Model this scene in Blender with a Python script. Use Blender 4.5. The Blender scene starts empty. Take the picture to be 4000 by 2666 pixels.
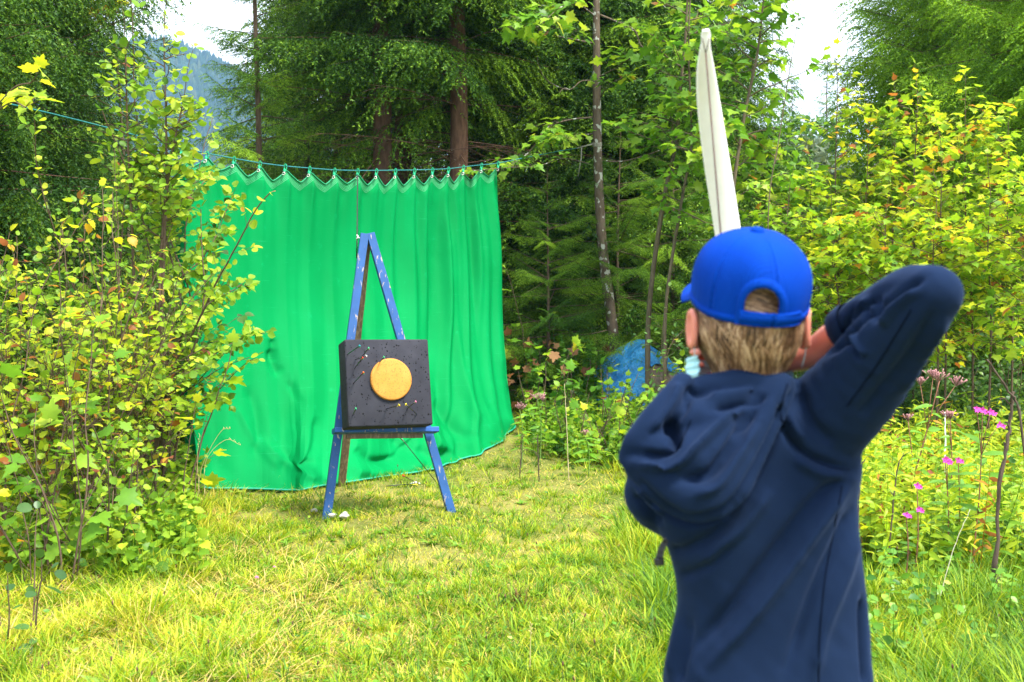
import bpy, bmesh, math, random
import numpy as np
from mathutils import Vector, Matrix
C = bpy.context
COL = C.scene.collection
SC = C.scene
R = math.radians

# ------------------------------------------------------------------ camera, world, sun, exposure
KPX = 4444.0                      # focal length in photo pixels (photo is 4000 px wide)
CAMZ = 1.5
PITCH = math.atan(148 / KPX)
cd = bpy.data.cameras.new('camera'); cam = bpy.data.objects.new('camera', cd); COL.objects.link(cam)
cd.sensor_width = 36.0; cd.lens = 36.0 * KPX / 4000.0
cam.location = (0, 0, CAMZ); cam.rotation_euler = (R(90) - PITCH, 0, 0)
cd.clip_start = 0.05; cd.clip_end = 5000
cd.dof.use_dof = True; cd.dof.focus_distance = 7.5; cd.dof.aperture_fstop = 6.0
SC.camera = cam

SUN_EL, SUN_AZ = R(60), R(128)     # azimuth of the sun, clockwise from +Y
w = bpy.data.worlds.new('World'); SC.world = w; w.use_nodes = True
nt = w.node_tree; nt.nodes.clear()
out = nt.nodes.new('ShaderNodeOutputWorld'); bg = nt.nodes.new('ShaderNodeBackground')
sky = nt.nodes.new('ShaderNodeTexSky'); sky.sky_type = 'NISHITA'; sky.sun_disc = False
sky.sun_elevation = SUN_EL; sky.sun_rotation = SUN_AZ; sky.air_density = 1.0; sky.dust_density = 3.0; sky.ozone_density = 1.0
# thin bright overcast: clouds laid over the clear sky
tc = nt.nodes.new('ShaderNodeTexCoord'); noi = nt.nodes.new('ShaderNodeTexNoise')
noi.inputs['Scale'].default_value = 2.2; noi.inputs['Detail'].default_value = 5; noi.inputs['Roughness'].default_value = .55
rmp = nt.nodes.new('ShaderNodeValToRGB'); rmp.color_ramp.elements[0].position = .25; rmp.color_ramp.elements[0].color = (.80, .80, .80, 1)
rmp.color_ramp.elements[1].position = .6; rmp.color_ramp.elements[1].color = (.96, .96, .96, 1)
mx = nt.nodes.new('ShaderNodeMix'); mx.data_type = 'RGBA'
mx.inputs[7].default_value = (10.2, 10.8, 11.6, 1)
nt.links.new(tc.outputs['Generated'], noi.inputs['Vector']); nt.links.new(noi.outputs['Fac'], rmp.inputs['Fac'])
nt.links.new(rmp.outputs['Color'], mx.inputs[0]); nt.links.new(sky.outputs[0], mx.inputs[6])
nt.links.new(mx.outputs[2], bg.inputs[0]); bg.inputs[1].default_value = 0.115
nt.links.new(bg.outputs[0], out.inputs[0])

sd = bpy.data.lights.new('sun', 'SUN'); sun = bpy.data.objects.new('sun', sd); COL.objects.link(sun)
sd.energy = 4.6; sd.angle = R(14); sd.color = (1.0, .96, .88)
sdir = Vector((math.sin(SUN_AZ) * math.cos(SUN_EL), math.cos(SUN_AZ) * math.cos(SUN_EL), math.sin(SUN_EL)))
sun.rotation_euler = (-sdir).to_track_quat('-Z', 'Y').to_euler()
SC.view_settings.view_transform = 'Standard'; SC.view_settings.look = 'None'
SC.view_settings.exposure = 1.2; SC.view_settings.gamma = 1.0
try: SC.view_settings.use_curve_mapping = False
except Exception: pass
SC.render.engine = 'CYCLES'
SC.cycles.max_bounces = 7; SC.cycles.diffuse_bounces = 3; SC.cycles.transmission_bounces = 4
SC.cycles.glossy_bounces = 2; SC.cycles.transparent_max_bounces = 4; SC.cycles.volume_bounces = 0
SC.cycles.use_denoising = True
try: SC.cycles.denoiser = 'OPENIMAGEDENOISE'
except Exception: pass
SC.cycles.caustics_reflective = False; SC.cycles.caustics_refractive = False

# ------------------------------------------------------------------ helpers
_cp, _sp = math.cos(PITCH), math.sin(PITCH)
def P(px, py, Y):
    """the world point at depth Y (metres north of the camera) seen at photo pixel px, py"""
    u, v = (px - 2000) / KPX, (1333 - py) / KPX
    d = np.array([u, _cp + v * _sp, -_sp + v * _cp]); t = Y / d[1]
    return np.array([0, 0, CAMZ]) + d * t
def proj(V):
    x, y, z = V[:, 0], V[:, 1], V[:, 2] - CAMZ
    f = y * _cp - z * _sp; u = y * _sp + z * _cp
    return 2000 + KPX * x / f, 1333 - KPX * u / f
def ss(t): t = np.clip(t, 0, 1); return t * t * (3 - 2 * t)
def H(x, y):
    """height of the ground"""
    x = np.asarray(x, float); y = np.asarray(y, float)
    h = .30 * ss((y - 9.3) / 4.5) * ss((x + 1.6) / 1.9)
    h = h + .22 * ss((y - 12) / 8) + .12 * ss((-x - 1.6) / 2) * ss((y - 4) / 4)
    h = h + .05 * ss((x - .6) / 1.5) * np.sin(x * 2.1 + .5) * np.sin(y * 1.4)
    h = h + .018 * np.sin(x * 3.1 + y * 1.3) + .014 * np.sin(x * 5.3 - y * 4.1 + 1) + .008 * np.sin(x * 11 + 3) * np.sin(y * 9.7)
    return h * ss((y + 1) / 3)
def G(px, Y): 
    """ground point at photo column px, depth Y"""
    p = P(px, 1400, Y); return np.array([p[0], Y, float(H(p[0], Y))])
def hash2(x, y, s=0):
    v = np.sin(x * 127.1 + y * 311.7 + s * 74.7) * 43758.5453; return v - np.floor(v)
def vnoise(x, y, s=0):
    xi, yi = np.floor(x), np.floor(y); xf, yf = ss(x - xi), ss(y - yi)
    a, b, c, d = hash2(xi, yi, s), hash2(xi + 1, yi, s), hash2(xi, yi + 1, s), hash2(xi + 1, yi + 1, s)
    return (a * (1 - xf) + b * xf) * (1 - yf) + (c * (1 - xf) + d * xf) * yf

def tag(o, label=None, cat=None, group=None, kind=None):
    if label: o['label'] = label
    if cat: o['category'] = cat
    if group: o['group'] = group
    if kind: o['kind'] = kind
    return o
def empty(name, loc=(0, 0, 0), label=None, cat=None, group=None):
    o = bpy.data.objects.new(name, None); COL.objects.link(o); o.location = loc; o.empty_display_size = .1
    return tag(o, label, cat, group)
def link(name, me, mat=None, parent=None, smooth=True):
    o = bpy.data.objects.new(name, me); COL.objects.link(o)
    if mat is not None and not me.materials:
        for m in (mat if isinstance(mat, (list, tuple)) else [mat]): me.materials.append(m)
    if parent is not None: o.parent = parent
    return o
def npmesh(name, V, faces, attrs=None, smooth=True, mats=None, origin=None):
    """V (n,3); faces: list of int arrays (m,k)"""
    V = np.asarray(V, np.float32)
    if origin is not None: V = V - np.asarray(origin, np.float32)
    me = bpy.data.meshes.new(name)
    faces = [np.asarray(f, np.int32) for f in faces if len(f)]
    me.vertices.add(len(V)); me.vertices.foreach_set('co', V.ravel())
    nl = sum(f.size for f in faces); npoly = sum(len(f) for f in faces)
    me.loops.add(nl); me.polygons.add(npoly)
    me.loops.foreach_set('vertex_index', np.concatenate([f.ravel() for f in faces]))
    tot = np.concatenate([np.full(len(f), f.shape[1], np.int32) for f in faces])
    st = np.concatenate([[0], np.cumsum(tot)[:-1]]).astype(np.int32)
    me.polygons.foreach_set('loop_start', st)
    try: me.polygons.foreach_set('loop_total', tot)
    except Exception: pass
    me.polygons.foreach_set('use_smooth', np.full(npoly, smooth, bool))
    if mats is not None: me.polygons.foreach_set('material_index', np.asarray(mats, np.int32))
    for k, a in (attrs or {}).items():
        at = me.attributes.new(k, 'FLOAT', 'POINT'); at.data.foreach_set('value', np.asarray(a, np.float32))
    me.update(calc_edges=True); me.validate(verbose=False)
    return me
class MB:
    """collects pieces into one mesh"""
    def __init__(s): s.V = []; s.F = {}; s.n = 0; s.T = []
    def add(s, V, faces, tint=0.5):
        V = np.asarray(V, float)
        for f in faces:
            f = np.asarray(f, np.int64)
            if len(f): s.F.setdefault(f.shape[1], []).append(f + s.n)
        s.V.append(V); s.T.append(np.full(len(V), tint) if np.isscalar(tint) else np.asarray(tint)); s.n += len(V)
    def mesh(s, name, smooth=True, origin=None):
        return npmesh(name, np.concatenate(s.V), [np.concatenate(f) for f in s.F.values()], {'tint': np.concatenate(s.T)}, smooth, origin=origin)
    def obj(s, name, mat, parent=None, smooth=True, origin=None):
        if origin is None and parent is not None: origin = parent.matrix_world.translation if False else parent.location
        o = link(name, s.mesh(name, smooth, origin), mat, parent)
        if parent is None and origin is not None: o.location = origin
        return o
def nrm(v):
    v = np.asarray(v, float); return v / (np.linalg.norm(v, axis=-1, keepdims=True) + 1e-12)
def tube(pts, rad, sides=8, cap=True):
    pts = np.asarray(pts, float); n = len(pts); rad = np.broadcast_to(np.asarray(rad, float), (n,))
    t = np.gradient(pts, axis=0); t = nrm(t)
    ref = np.array([0, 0, 1.]) if abs(t[:, 2]).mean() < .8 else np.array([0, 1., 0])
    a = nrm(np.cross(t, ref)); b = np.cross(t, a)
    th = np.linspace(0, 2 * np.pi, sides, endpoint=False)
    V = pts[:, None] + rad[:, None, None] * (np.cos(th)[None, :, None] * a[:, None] + np.sin(th)[None, :, None] * b[:, None])
    V = V.reshape(-1, 3); i = np.arange(n - 1)[:, None] * sides; j = np.arange(sides)[None]; k = (j + 1) % sides
    F = np.stack([i + j, i + k, i + sides + k, i + sides + j], -1).reshape(-1, 4)
    fs = [F]
    if cap:
        V = np.concatenate([V, pts[:1], pts[-1:]]); e = (n - 1) * sides
        j = np.arange(sides); k = (j + 1) % sides
        fs.append(np.stack([np.full(sides, n * sides), k, j], -1)); fs.append(np.stack([np.full(sides, n * sides + 1), e + j, e + k], -1))
    return V, fs
def beam(a, b, w, d, xdir, bev=.003, nseg=14, rough=.0012, seed=0):
    """a worn timber between a and b: width w along xdir, depth d; edges chamfered, slightly uneven"""
    a, b, xdir = [np.asarray(q, float) for q in (a, b, xdir)]; t = nrm(b - a)
    x = nrm(xdir - t * xdir.dot(t)); y = np.cross(t, x)
    hw, hd = w / 2, d / 2
    prof = np.array([(-hw + bev, -hd), (hw - bev, -hd), (hw, -hd + bev), (hw, hd - bev), (hw - bev, hd), (-hw + bev, hd), (-hw, hd - bev), (-hw, -hd + bev)])
    rs = np.random.RandomState(seed)
    V = []
    for i in range(nseg + 1):
        c = a + (b - a) * i / nseg
        p = prof + rs.uniform(-rough, rough, prof.shape)
        V.append(c + p[:, :1] * x + p[:, 1:] * y)
    V = np.concatenate(V); i = np.arange(nseg)[:, None] * 8; j = np.arange(8)[None]; k = (j + 1) % 8
    F = np.stack([i + j, i + k, i + 8 + k, i + 8 + j], -1).reshape(-1, 4)
    caps = np.array([list(range(7, -1, -1)), list(range(nseg * 8, nseg * 8 + 8))])
    return V, [F, caps]
def interp_poly(pts, n):
    """smooth resample of a polyline (Catmull-Rom)"""
    pts = np.asarray(pts, float); m = len(pts)
    q = np.concatenate([[2 * pts[0] - pts[1]], pts, [2 * pts[-1] - pts[-2]]])
    s = np.linspace(0, m - 1, n); i = np.minimum(s.astype(int), m - 2); t = (s - i)[:, None]
    p0, p1, p2, p3 = q[i], q[i + 1], q[i + 2], q[i + 3]
    return .5 * ((2 * p1) + (-p0 + p2) * t + (2 * p0 - 5 * p1 + 4 * p2 - p3) * t ** 2 + (-p0 + 3 * p1 - 3 * p2 + p3) * t ** 3)
def copy_tree(o, parent=None):
    c = o.copy(); COL.objects.link(c); c.parent = parent
    for ch in list(o.children): copy_tree(ch, c)
    return c

# ------------------------------------------------------------------ materials
def mat(name): 
    m = bpy.data.materials.new(name); m.use_nodes = True; nt = m.node_tree; nt.nodes.clear()
    return m, nt, nt.nodes.new('ShaderNodeOutputMaterial')
def N(nt, typ, **kw):
    n = nt.nodes.new(typ)
    for k, v in kw.items():
        if k.startswith('_'): n.inputs[k[1:].replace('_', ' ')].default_value = v
        else: setattr(n, k, v)
    return n
def ramp(nt, fac, stops, interp='LINEAR'):
    r = nt.nodes.new('ShaderNodeValToRGB'); e = r.color_ramp.elements; r.color_ramp.interpolation = interp
    e[0].position, e[0].color = stops[0][0], (*stops[0][1], 1); e[1].position, e[1].color = stops[-1][0], (*stops[-1][1], 1)
    for p, c in stops[1:-1]: q = e.new(p); q.color = (*c, 1)
    nt.links.new(fac, r.inputs[0]); return r.outputs[0]
def noise(nt, scale, detail=3, coord='Object', rough=.5, dist=0, vscale=None):
    t = nt.nodes.new('ShaderNodeTexCoord'); n = nt.nodes.new('ShaderNodeTexNoise')
    n.inputs['Scale'].default_value = scale; n.inputs['Detail'].default_value = detail
    n.inputs['Roughness'].default_value = rough; n.inputs['Distortion'].default_value = dist
    v = t.outputs[coord]
    if vscale:
        mp = nt.nodes.new('ShaderNodeMapping'); mp.inputs['Scale'].default_value = vscale; nt.links.new(v, mp.inputs[0]); v = mp.outputs[0]
    nt.links.new(v, n.inputs['Vector']); return n.outputs['Fac']
def mixc(nt, fac, a, b, mode='MIX'):
    m = nt.nodes.new('ShaderNodeMix'); m.data_type = 'RGBA'; m.blend_type = mode
    for i, v in ((0, fac), (6, a), (7, b)):
        if hasattr(v, 'links') or hasattr(v, 'is_linked'): nt.links.new(v, m.inputs[i])
        else: m.inputs[i].default_value = v if not isinstance(v, tuple) or len(v) == 4 else (*v, 1)
    return m.outputs[2]
def bump(nt, h, strength=.3, dist=.01):
    b = nt.nodes.new('ShaderNodeBump'); b.inputs['Strength'].default_value = strength; b.inputs['Distance'].default_value = dist
    nt.links.new(h, b.inputs['Height']); return b.outputs[0]
def math_(nt, op, a, b=0.0, c=None):
    m = nt.nodes.new('ShaderNodeMath'); m.operation = op
    for i, v in enumerate((a, b) if c is None else (a, b, c)):
        if hasattr(v, 'is_linked'): nt.links.new(v, m.inputs[i])
        else: m.inputs[i].default_value = v
    return m.outputs[0]
def principled(nt, out, col, rough=.7, spec=.3, normal=None, **kw):
    p = nt.nodes.new('ShaderNodeBsdfPrincipled')
    if hasattr(col, 'is_linked'): nt.links.new(col, p.inputs['Base Color'])
    else: p.inputs['Base Color'].default_value = (*col, 1)
    if hasattr(rough, 'is_linked'): nt.links.new(rough, p.inputs['Roughness'])
    else: p.inputs['Roughness'].default_value = rough
    p.inputs['Specular IOR Level'].default_value = spec
    for k, v in kw.items(): p.inputs[k.replace('_', ' ')].default_value = v
    if normal is not None: nt.links.new(normal, p.inputs['Normal'])
    if out is not None: nt.links.new(p.outputs[0], out.inputs[0])
    return p
def attr(nt, name):
    a = nt.nodes.new('ShaderNodeAttribute'); a.attribute_name = name; return a.outputs['Fac']
def plain(name, col, rough=.6, spec=.3, var=.15, scale=40, bmp=0, **kw):
    m, nt, o = mat(name)
    f = noise(nt, scale, 4)
    c = ramp(nt, f, [(.3, tuple(q * (1 - var) for q in col)), (.7, tuple(min(1, q * (1 + var)) for q in col))])
    nm = bump(nt, f, bmp, .004) if bmp else None
    principled(nt, o, c, rough, spec, nm, **kw); return m
def leaf_mat(name, stops, trans=.45, rough=.42, spec=.22, tcol=1.5):
    """leaf colour by the leaf's own tint; light shines through"""
    m, nt, o = mat(name)
    t = attr(nt, 'tint'); c = ramp(nt, t, stops)
    f = noise(nt, 14, 2); c = mixc(nt, 1.0, c, ramp(nt, f, [(.25, (.78, .78, .78)), (.75, (1.0, 1.0, 1.0))]), 'MULTIPLY')
    p = principled(nt, None, c, rough, spec)
    tr = nt.nodes.new('ShaderNodeBsdfTranslucent'); c2 = mixc(nt, 1.0, c, (tcol, tcol * .95, tcol * .6, 1), 'MULTIPLY')
    nt.links.new(c2, tr.inputs[0])
    ms = nt.nodes.new('ShaderNodeMixShader'); ms.inputs[0].default_value = trans
    nt.links.new(p.outputs[0], ms.inputs[1]); nt.links.new(tr.outputs[0], ms.inputs[2]); nt.links.new(ms.outputs[0], o.inputs[0])
    return m
def bark_mat(name, c1, c2, scale=30, lichen=None, lich_amt=.62):
    m, nt, o = mat(name)
    f = noise(nt, scale, 6, rough=.65, vscale=(1, 1, .25)); c = ramp(nt, f, [(.3, c1), (.7, c2)])
    if lichen:
        l = noise(nt, 16, 3, rough=.45, vscale=(1, 1, .8)); c = mixc(nt, ramp(nt, l, [(lich_amt, (0, 0, 0)), (lich_amt + .03, (1, 1, 1))]), c, (*lichen, 1))
    principled(nt, o, c, .9, .1, bump(nt, f, .6, .01)); return m
# ------------------------------------------------------------------ ground
m, nt, o = mat('soil_and_turf')
f1 = noise(nt, 1.1, 6, rough=.6); f2 = noise(nt, 26, 5, rough=.7)
c = ramp(nt, f2, [(.3, (.045, .055, .012)), (.5, (.09, .13, .02)), (.72, (.24, .24, .06))])
c = mixc(nt, ramp(nt, f1, [(.4, (0, 0, 0)), (.65, (1, 1, 1))]), c, (.24, .21, .06, 1))
principled(nt, o, c, .95, .1, bump(nt, f2, .7, .03)); M_GROUND = m
xs = np.concatenate([-np.geomspace(1500, 7.05, 26), np.arange(-7, 9, .09), np.geomspace(9.05, 1500, 26)])
ys = np.concatenate([-np.geomspace(900, 2, 14), np.arange(-1, 17, .1), np.geomspace(17.1, 3000, 40)])
X, Y = np.meshgrid(xs, ys); Z = H(X, Y)
nx, ny = len(xs), len(ys); i = (np.arange(ny - 1)[:, None] * nx + np.arange(nx - 1)[None]).ravel()
me = npmesh('ground', np.stack([X, Y, Z], -1).reshape(-1, 3), [np.stack([i, i + 1, i + nx + 1, i + nx], -1)])
g = link('ground', me, M_GROUND); tag(g, 'grassy clearing floor running back under the trees', 'ground', kind='structure')

# ------------------------------------------------------------------ far wooded hill
m, nt, o = mat('hill_forest_floor'); f = noise(nt, .02, 5, coord='Object')
principled(nt, o, ramp(nt, f, [(.3, (.02, .045, .02)), (.7, (.05, .09, .035))]), 1, 0); M_HILL = m
xs = np.linspace(-900, 700, 90); ys = np.linspace(520, 1300, 50)
def HH(x, y):
    px = x / y * KPX + 2000
    ridge = 205 * np.exp(-((x + 330) / 300) ** 2) + 60 * np.exp(-((x + 640) / 160) ** 2)
    prof = ss((y - 520) / 430) * (1 - .35 * ss((y - 980) / 320))
    return ridge * prof + 8 * np.sin(x * .03) * np.sin(y * .025 + 1) * prof + 5 * (vnoise(x * .05, y * .05) - .5)*prof - 3
X, Y = np.meshgrid(xs, ys); nx, ny = len(xs), len(ys)
i = (np.arange(ny - 1)[:, None] * nx + np.arange(nx - 1)[None]).ravel()
me = npmesh('hill', np.stack([X, Y, HH(X, Y)], -1).reshape(-1, 3), [np.stack([i, i + 1, i + nx + 1, i + nx], -1)])
o_ = link('hill', me, M_HILL); tag(o_, 'blue wooded mountain seen through the gap in the spruces', 'hill', kind='structure')
rs = np.random.RandomState(5); n = 15000
hx = rs.uniform(-520, -120, n); hy = rs.uniform(560, 1060, n); hz = HH(hx, hy)
hh = rs.uniform(8, 17, n); hr = hh * rs.uniform(.16, .26, n); dec = rs.rand(n) < .3; hh[dec] *= .7; hr[dec] = hh[dec] * .42
th = np.linspace(0, 2 * np.pi, 6, endpoint=False)
ring = [(0.05, 1.0), (.38, .72), (.72, .38), (1.0, 0.0)]
V = []
for (z, r) in ring:
    rr = np.where(dec, np.sqrt(max(0, 1 - z * z)) * 1.0 + .02, r)
    V.append(np.stack([hx[:, None] + hr[:, None] * rr[:, None] * np.cos(th) * (1 + .25 * rs.rand(n, 6)), hy[:, None] + hr[:, None] * rr[:, None] * np.sin(th), np.broadcast_to((hz + hh * z)[:, None], (n, 6))], -1))
V = np.stack(V, 1)  # n,4,6,3
base = np.arange(n)[:, None, None] * 24; L = np.arange(3)[None, :, None] * 6; j = np.arange(6)[None, None]; k = (j + 1) % 6
F = np.stack(np.broadcast_arrays(base + L + j, base + L + k, base + L + 6 + k, base + L + 6 + j), -1).reshape(-1, 4)
M_FAR = leaf_mat('far_forest', [(0, (.012, .03, .018)), (.7, (.03, .06, .025)), (1, (.07, .09, .03))], 0.0, .9, 0)
me = npmesh('hillside_forest', V.reshape(-1, 3), [F], {'tint': np.repeat(rs.rand(n), 24)}, smooth=False)
tag(link('hillside_forest', me, M_FAR), 'dense conifer forest covering the far blue mountainside', 'forest', kind='stuff')

# ------------------------------------------------------------------ backstop curtain
CA, CB = np.array([-2.69, 9.30]), np.array([-.155, 12.5])
GR = [715, 815, 920, 1020, 1118, 1213, 1310, 1400, 1472, 1546, 1620, 1690, 1752, 1810, 1880, 1945]      # tie columns in the photo
GY = [600, 618, 638, 655, 667, 675, 682, 684, 684, 683, 682, 680, 677, 670, 662, 655]                     # cloth points just under the ties
def line_at(px):
    k = (px - 2000) / KPX; d = CB - CA   # solve (A+sd).x = k (A+sd).y
    return (k * CA[1] - CA[0]) / (d[0] - k * d[1])
gs = np.array([line_at(p) for p in GR])
gz = np.array([P(p, y, CA[1] + s * (CB[1] - CA[1]))[2] for p, y, s in zip(GR, GY, gs)])
NS, NT = 520, 210
S = np.linspace(0, 1, NS); T = np.linspace(0, 1, NT) ** 1.0
cn = np.array([CB[1] - CA[1], -(CB[0] - CA[0])]); cn = cn / np.linalg.norm(cn)      # towards the camera
seg = np.clip(np.searchsorted(gs, S, 'right') - 1, 0, len(gs) - 2)
lu = (S - gs[seg]) / (gs[seg + 1] - gs[seg]); ztop = gz[seg] * (1 - lu) + gz[seg + 1] * lu
rs = np.random.RandomState(11); sag_d = rs.uniform(.085, .115, len(gs))[seg]; asym = rs.uniform(.4, .6, len(gs))[seg]
tri = np.where(lu < asym, lu / asym, (1 - lu) / (1 - asym)); scal = sag_d * (1 - (1 - np.clip(tri, 0, 1)) ** 1.25)
ztop = ztop - scal
ax = CA[0] + S * (CB[0] - CA[0]); ay = CA[1] + S * (CB[1] - CA[1])
wid = ss((S - .12) / .5)                                                              # the right half hangs in deeper folds
Sg, Tg = np.meshgrid(S, T)
dist = np.min(np.abs(Sg[..., None] - gs) * 4.08, -1)
fold_amp = .024 * ss(Tg / .05) * np.exp(-Tg * 9) + (.002 + .024 * ss((Sg - .40) / .45)) * ss(Tg / .2) * (1 - .35 * Tg)
ph = Sg * 4.08 * 2 * np.pi / .262
folds = fold_amp * (np.sin(ph + .7 * np.sin(Sg * 9 + Tg * 2.2)) + .5 * np.sin(ph * 1.7 + 2 + Tg * 1.4))
pinch = .035 * ss(Tg / .06) * np.exp(-(dist / .03) ** 2) * np.exp(-Tg * 9)
bottom = ss((Tg - .72) / .28)
off = folds + pinch + .05 * np.sin(Sg * 7.0 + 1) * ss(Tg / .4) * (1 - .4 * Tg) + bottom * (.02 + .03 * np.sin(Sg * 11 + .5) + .02 * np.sin(Sg * 27 + 2))
off += .05 * bottom * np.exp(-((Sg - .97) / .09) ** 2)
zb = H(ax, ay) + .03
# the lower hem: droops on the left, lifts to the right-hand corner
hem = zb + .02 * np.sin(S * 31) + np.where(S > .8, .06 * ss((S - .8) / .2), 0)
Zc = ztop[None] * (1 - Tg) + hem[None] * Tg
Xc = ax[None] + cn[0] * off  + .012*np.sin(Tg*9+Sg*5)
Yc = ay[None] - np.abs(cn[1]) * off
def gp(px, py, up=.02):
    y_ = 9.
    for _ in range(24):
        q = P(px, py, y_); y_ = y_ + (q[2] - float(H(q[0], q[1])) - up) * 4.0
    return P(px, py, y_)
HPX = [740, 800, 1000, 1180, 1300, 1450, 1600, 1700, 1850, 1935, 2000]; HPY = [1900, 1906, 1908, 1918, 1896, 1872, 1846, 1826, 1778, 1716, 1652]
tpx = KPX * ax / ay + 2000; hpx = tpx + 30 * (1 - S) + 55 * ss((S - .6) / .4)
hemP = np.array([gp(a_, np.interp(a_, HPX, HPY), .02) for a_ in hpx[::8]]); hemP = np.stack([np.interp(np.arange(NS), np.arange(0, NS, 8), hemP[:, q_]) for q_ in range(3)], -1)
wb_ = (Tg ** 2.6)[..., None]; base3 = np.stack([Xc, Yc, Zc], -1); hemoff = (hemP - np.stack([ax, ay, hem], -1))[None]
wav = np.stack([.5 + 0 * Sg, -.86 + 0 * Sg], -1) * ((.03 * np.sin(Sg * 34 + Tg * 3) + .02 * np.sin(Sg * 61 + 2)) * ss((Tg - .6) / .4) * (1 - ss((Tg - .93) / .07)))[..., None]
base3 = base3 + hemoff * wb_; base3[..., :2] += wav
V = base3.reshape(-1, 3)
# pulled folds and dents of the photograph, as real relief
def relief(V, D, strokes, nrmv=None):
    u, v = proj(V); tot = np.zeros(len(V))
    for pts, wpx, amp in strokes:
        pts = interp_poly(np.array(pts, float), max(8, len(pts) * 6)); best = np.full(len(V), 1e9); tt = np.zeros(len(V))
        box = (u > pts[:, 0].min() - 4 * wpx) & (u < pts[:, 0].max() + 4 * wpx) & (v > pts[:, 1].min() - 4 * wpx) & (v < pts[:, 1].max() + 4 * wpx)
        ix = np.nonzero(box)[0]
        if not len(ix): continue
        uu, vv = u[ix], v[ix]; b = np.full(len(ix), 1e9); tb = np.zeros(len(ix))
        for q in range(len(pts) - 1):
            a0, d0 = pts[q], pts[q + 1] - pts[q]; L2 = d0.dot(d0) + 1e-9
            t_ = np.clip(((uu - a0[0]) * d0[0] + (vv - a0[1]) * d0[1]) / L2, 0, 1)
            dd = (uu - a0[0] - t_ * d0[0]) ** 2 + (vv - a0[1] - t_ * d0[1]) ** 2
            mk = dd < b; b[mk] = dd[mk]; tb[mk] = (q + t_[mk]) / (len(pts) - 1)
        end = np.clip(np.minimum(tb, 1 - tb) * 6, .15, 1)
        tot[ix] += amp * end * np.exp(-b / wpx ** 2)
    return V + D * tot[:, None]
toc = np.array([cn[0], -abs(cn[1]), 0.]) 
V = relief(V, toc * .9, [
    ([(1745, 760), (1760, 1000), (1770, 1250), (1800, 1450), (1850, 1600), (1950, 1720)], 22, .05),
    ([(1690, 820), (1700, 1100), (1690, 1400), (1740, 1600), (1830, 1750)], 26, -.05),
    ([(1600, 780), (1615, 1100), (1640, 1500), (1700, 1700), (1780, 1820)], 24, .035),
    ([(1500, 1700), (1600, 1760), (1720, 1780), (1850, 1740)], 26, -.06), ([(1300, 1790), (1420, 1840), (1560, 1830), (1700, 1780)], 24, .05),
    ([(1060, 1360), (1070, 1420), (1100, 1470)], 20, -.05), ([(1065, 1320), (1075, 1420)], 14, -.03),
    ([(850, 1400), (880, 1600), (870, 1760)], 30, .035), ([(960, 1500), (1010, 1650), (1000, 1800)], 22, -.03),
    ([(1200, 1500), (1160, 1660), (1100, 1800)], 26, .035), ([(1240, 1620), (1230, 1750), (1180, 1850)], 18, -.04),
    ([(1120, 1480), (1170, 1580), (1150, 1700)], 16, -.03), ([(830, 800), (835, 1200)], 26, .03), ([(900, 1550), (1000, 1730), (1100, 1840)], 16, .025),
    ([(1440, 1820), (1560, 1780), (1640, 1700)], 16, -.04), ([(1900, 700), (1925, 1200), (1960, 1500)], 26, .04),
    ([(1380, 1750), (1450, 1800), (1560, 1810)], 20, -.05), ([(1000, 1700), (1080, 1780), (1180, 1850), (1260, 1870)], 18, .04), ([(1120, 1780), (1180, 1820), (1240, 1800)], 14, -.05), ([(1700, 1560), (1780, 1680), (1880, 1720)], 22, -.06), ([(1650, 1640), (1720, 1740), (1800, 1770)], 18, .05),
    ([(1850, 700), (1860, 1100), (1900, 1500), (1960, 1650)], 20, -.045),
])
hemz = V.reshape(NT, NS, 3)
i = (np.arange(NT - 1)[:, None] * NS + np.arange(NS - 1)[None]).ravel()
faces = np.stack([i, i + NS, i + NS + 1, i + 1], -1)
# a short return of cloth folded away at the near end
RT = 40; rx = np.linspace(0, 1, RT)[None]; left = hemz[:, :1]
ret = np.concatenate([left[..., 0:1] - .24 * rx[..., None] + .02 * np.sin(rx * 14)[..., None], left[..., 1:2] + .55 * rx[..., None], left[..., 2:3] - .09 * np.sin(rx * np.pi)[..., None] * np.exp(-T[:, None, None] * 6) + .0 * rx[..., None]], -1)
nb = len(V); V = np.concatenate([V, ret[:, 1:].reshape(-1, 3)]); RC = RT - 1
j = (np.arange(NT - 1)[:, None] * RC + np.arange(RC - 1)[None]).ravel() + nb
f2_ = np.stack([j, j + 1, j + RC + 1, j + RC], -1)
jj = np.arange(NT - 1); f3_ = np.stack([jj * NS, nb + jj * RC, nb + (jj + 1) * RC, (jj + 1) * NS], -1)
down = np.concatenate([(Tg * (ztop[None] - hem[None])).ravel(), np.repeat(T * 2.5, RC)])
m, nt, o = mat('green_netting_cloth')
dn = attr(nt, 'down'); tcn = nt.nodes.new('ShaderNodeTexCoord'); sep = nt.nodes.new('ShaderNodeSeparateXYZ'); nt.links.new(tcn.outputs['Object'], sep.inputs[0])
f = noise(nt, 1.3, 4); f_ = noise(nt, 9, 5, rough=.65)
c = ramp(nt, f, [(.25, (.0, .232, .056)), (.75, (.001, .30, .08))])
c = mixc(nt, ramp(nt, f_, [(.62, (0, 0, 0)), (.8, (.5, .5, .5))]), c, (.008, .40, .15, 1))
sc_ = noise(nt, 3.0, 5, rough=.7, vscale=(1, 1, 22)); c = mixc(nt, ramp(nt, sc_, [(.62, (0, 0, 0)), (.78, (.35, .35, .35))]), c, (.05, .50, .24, 1))
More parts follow.
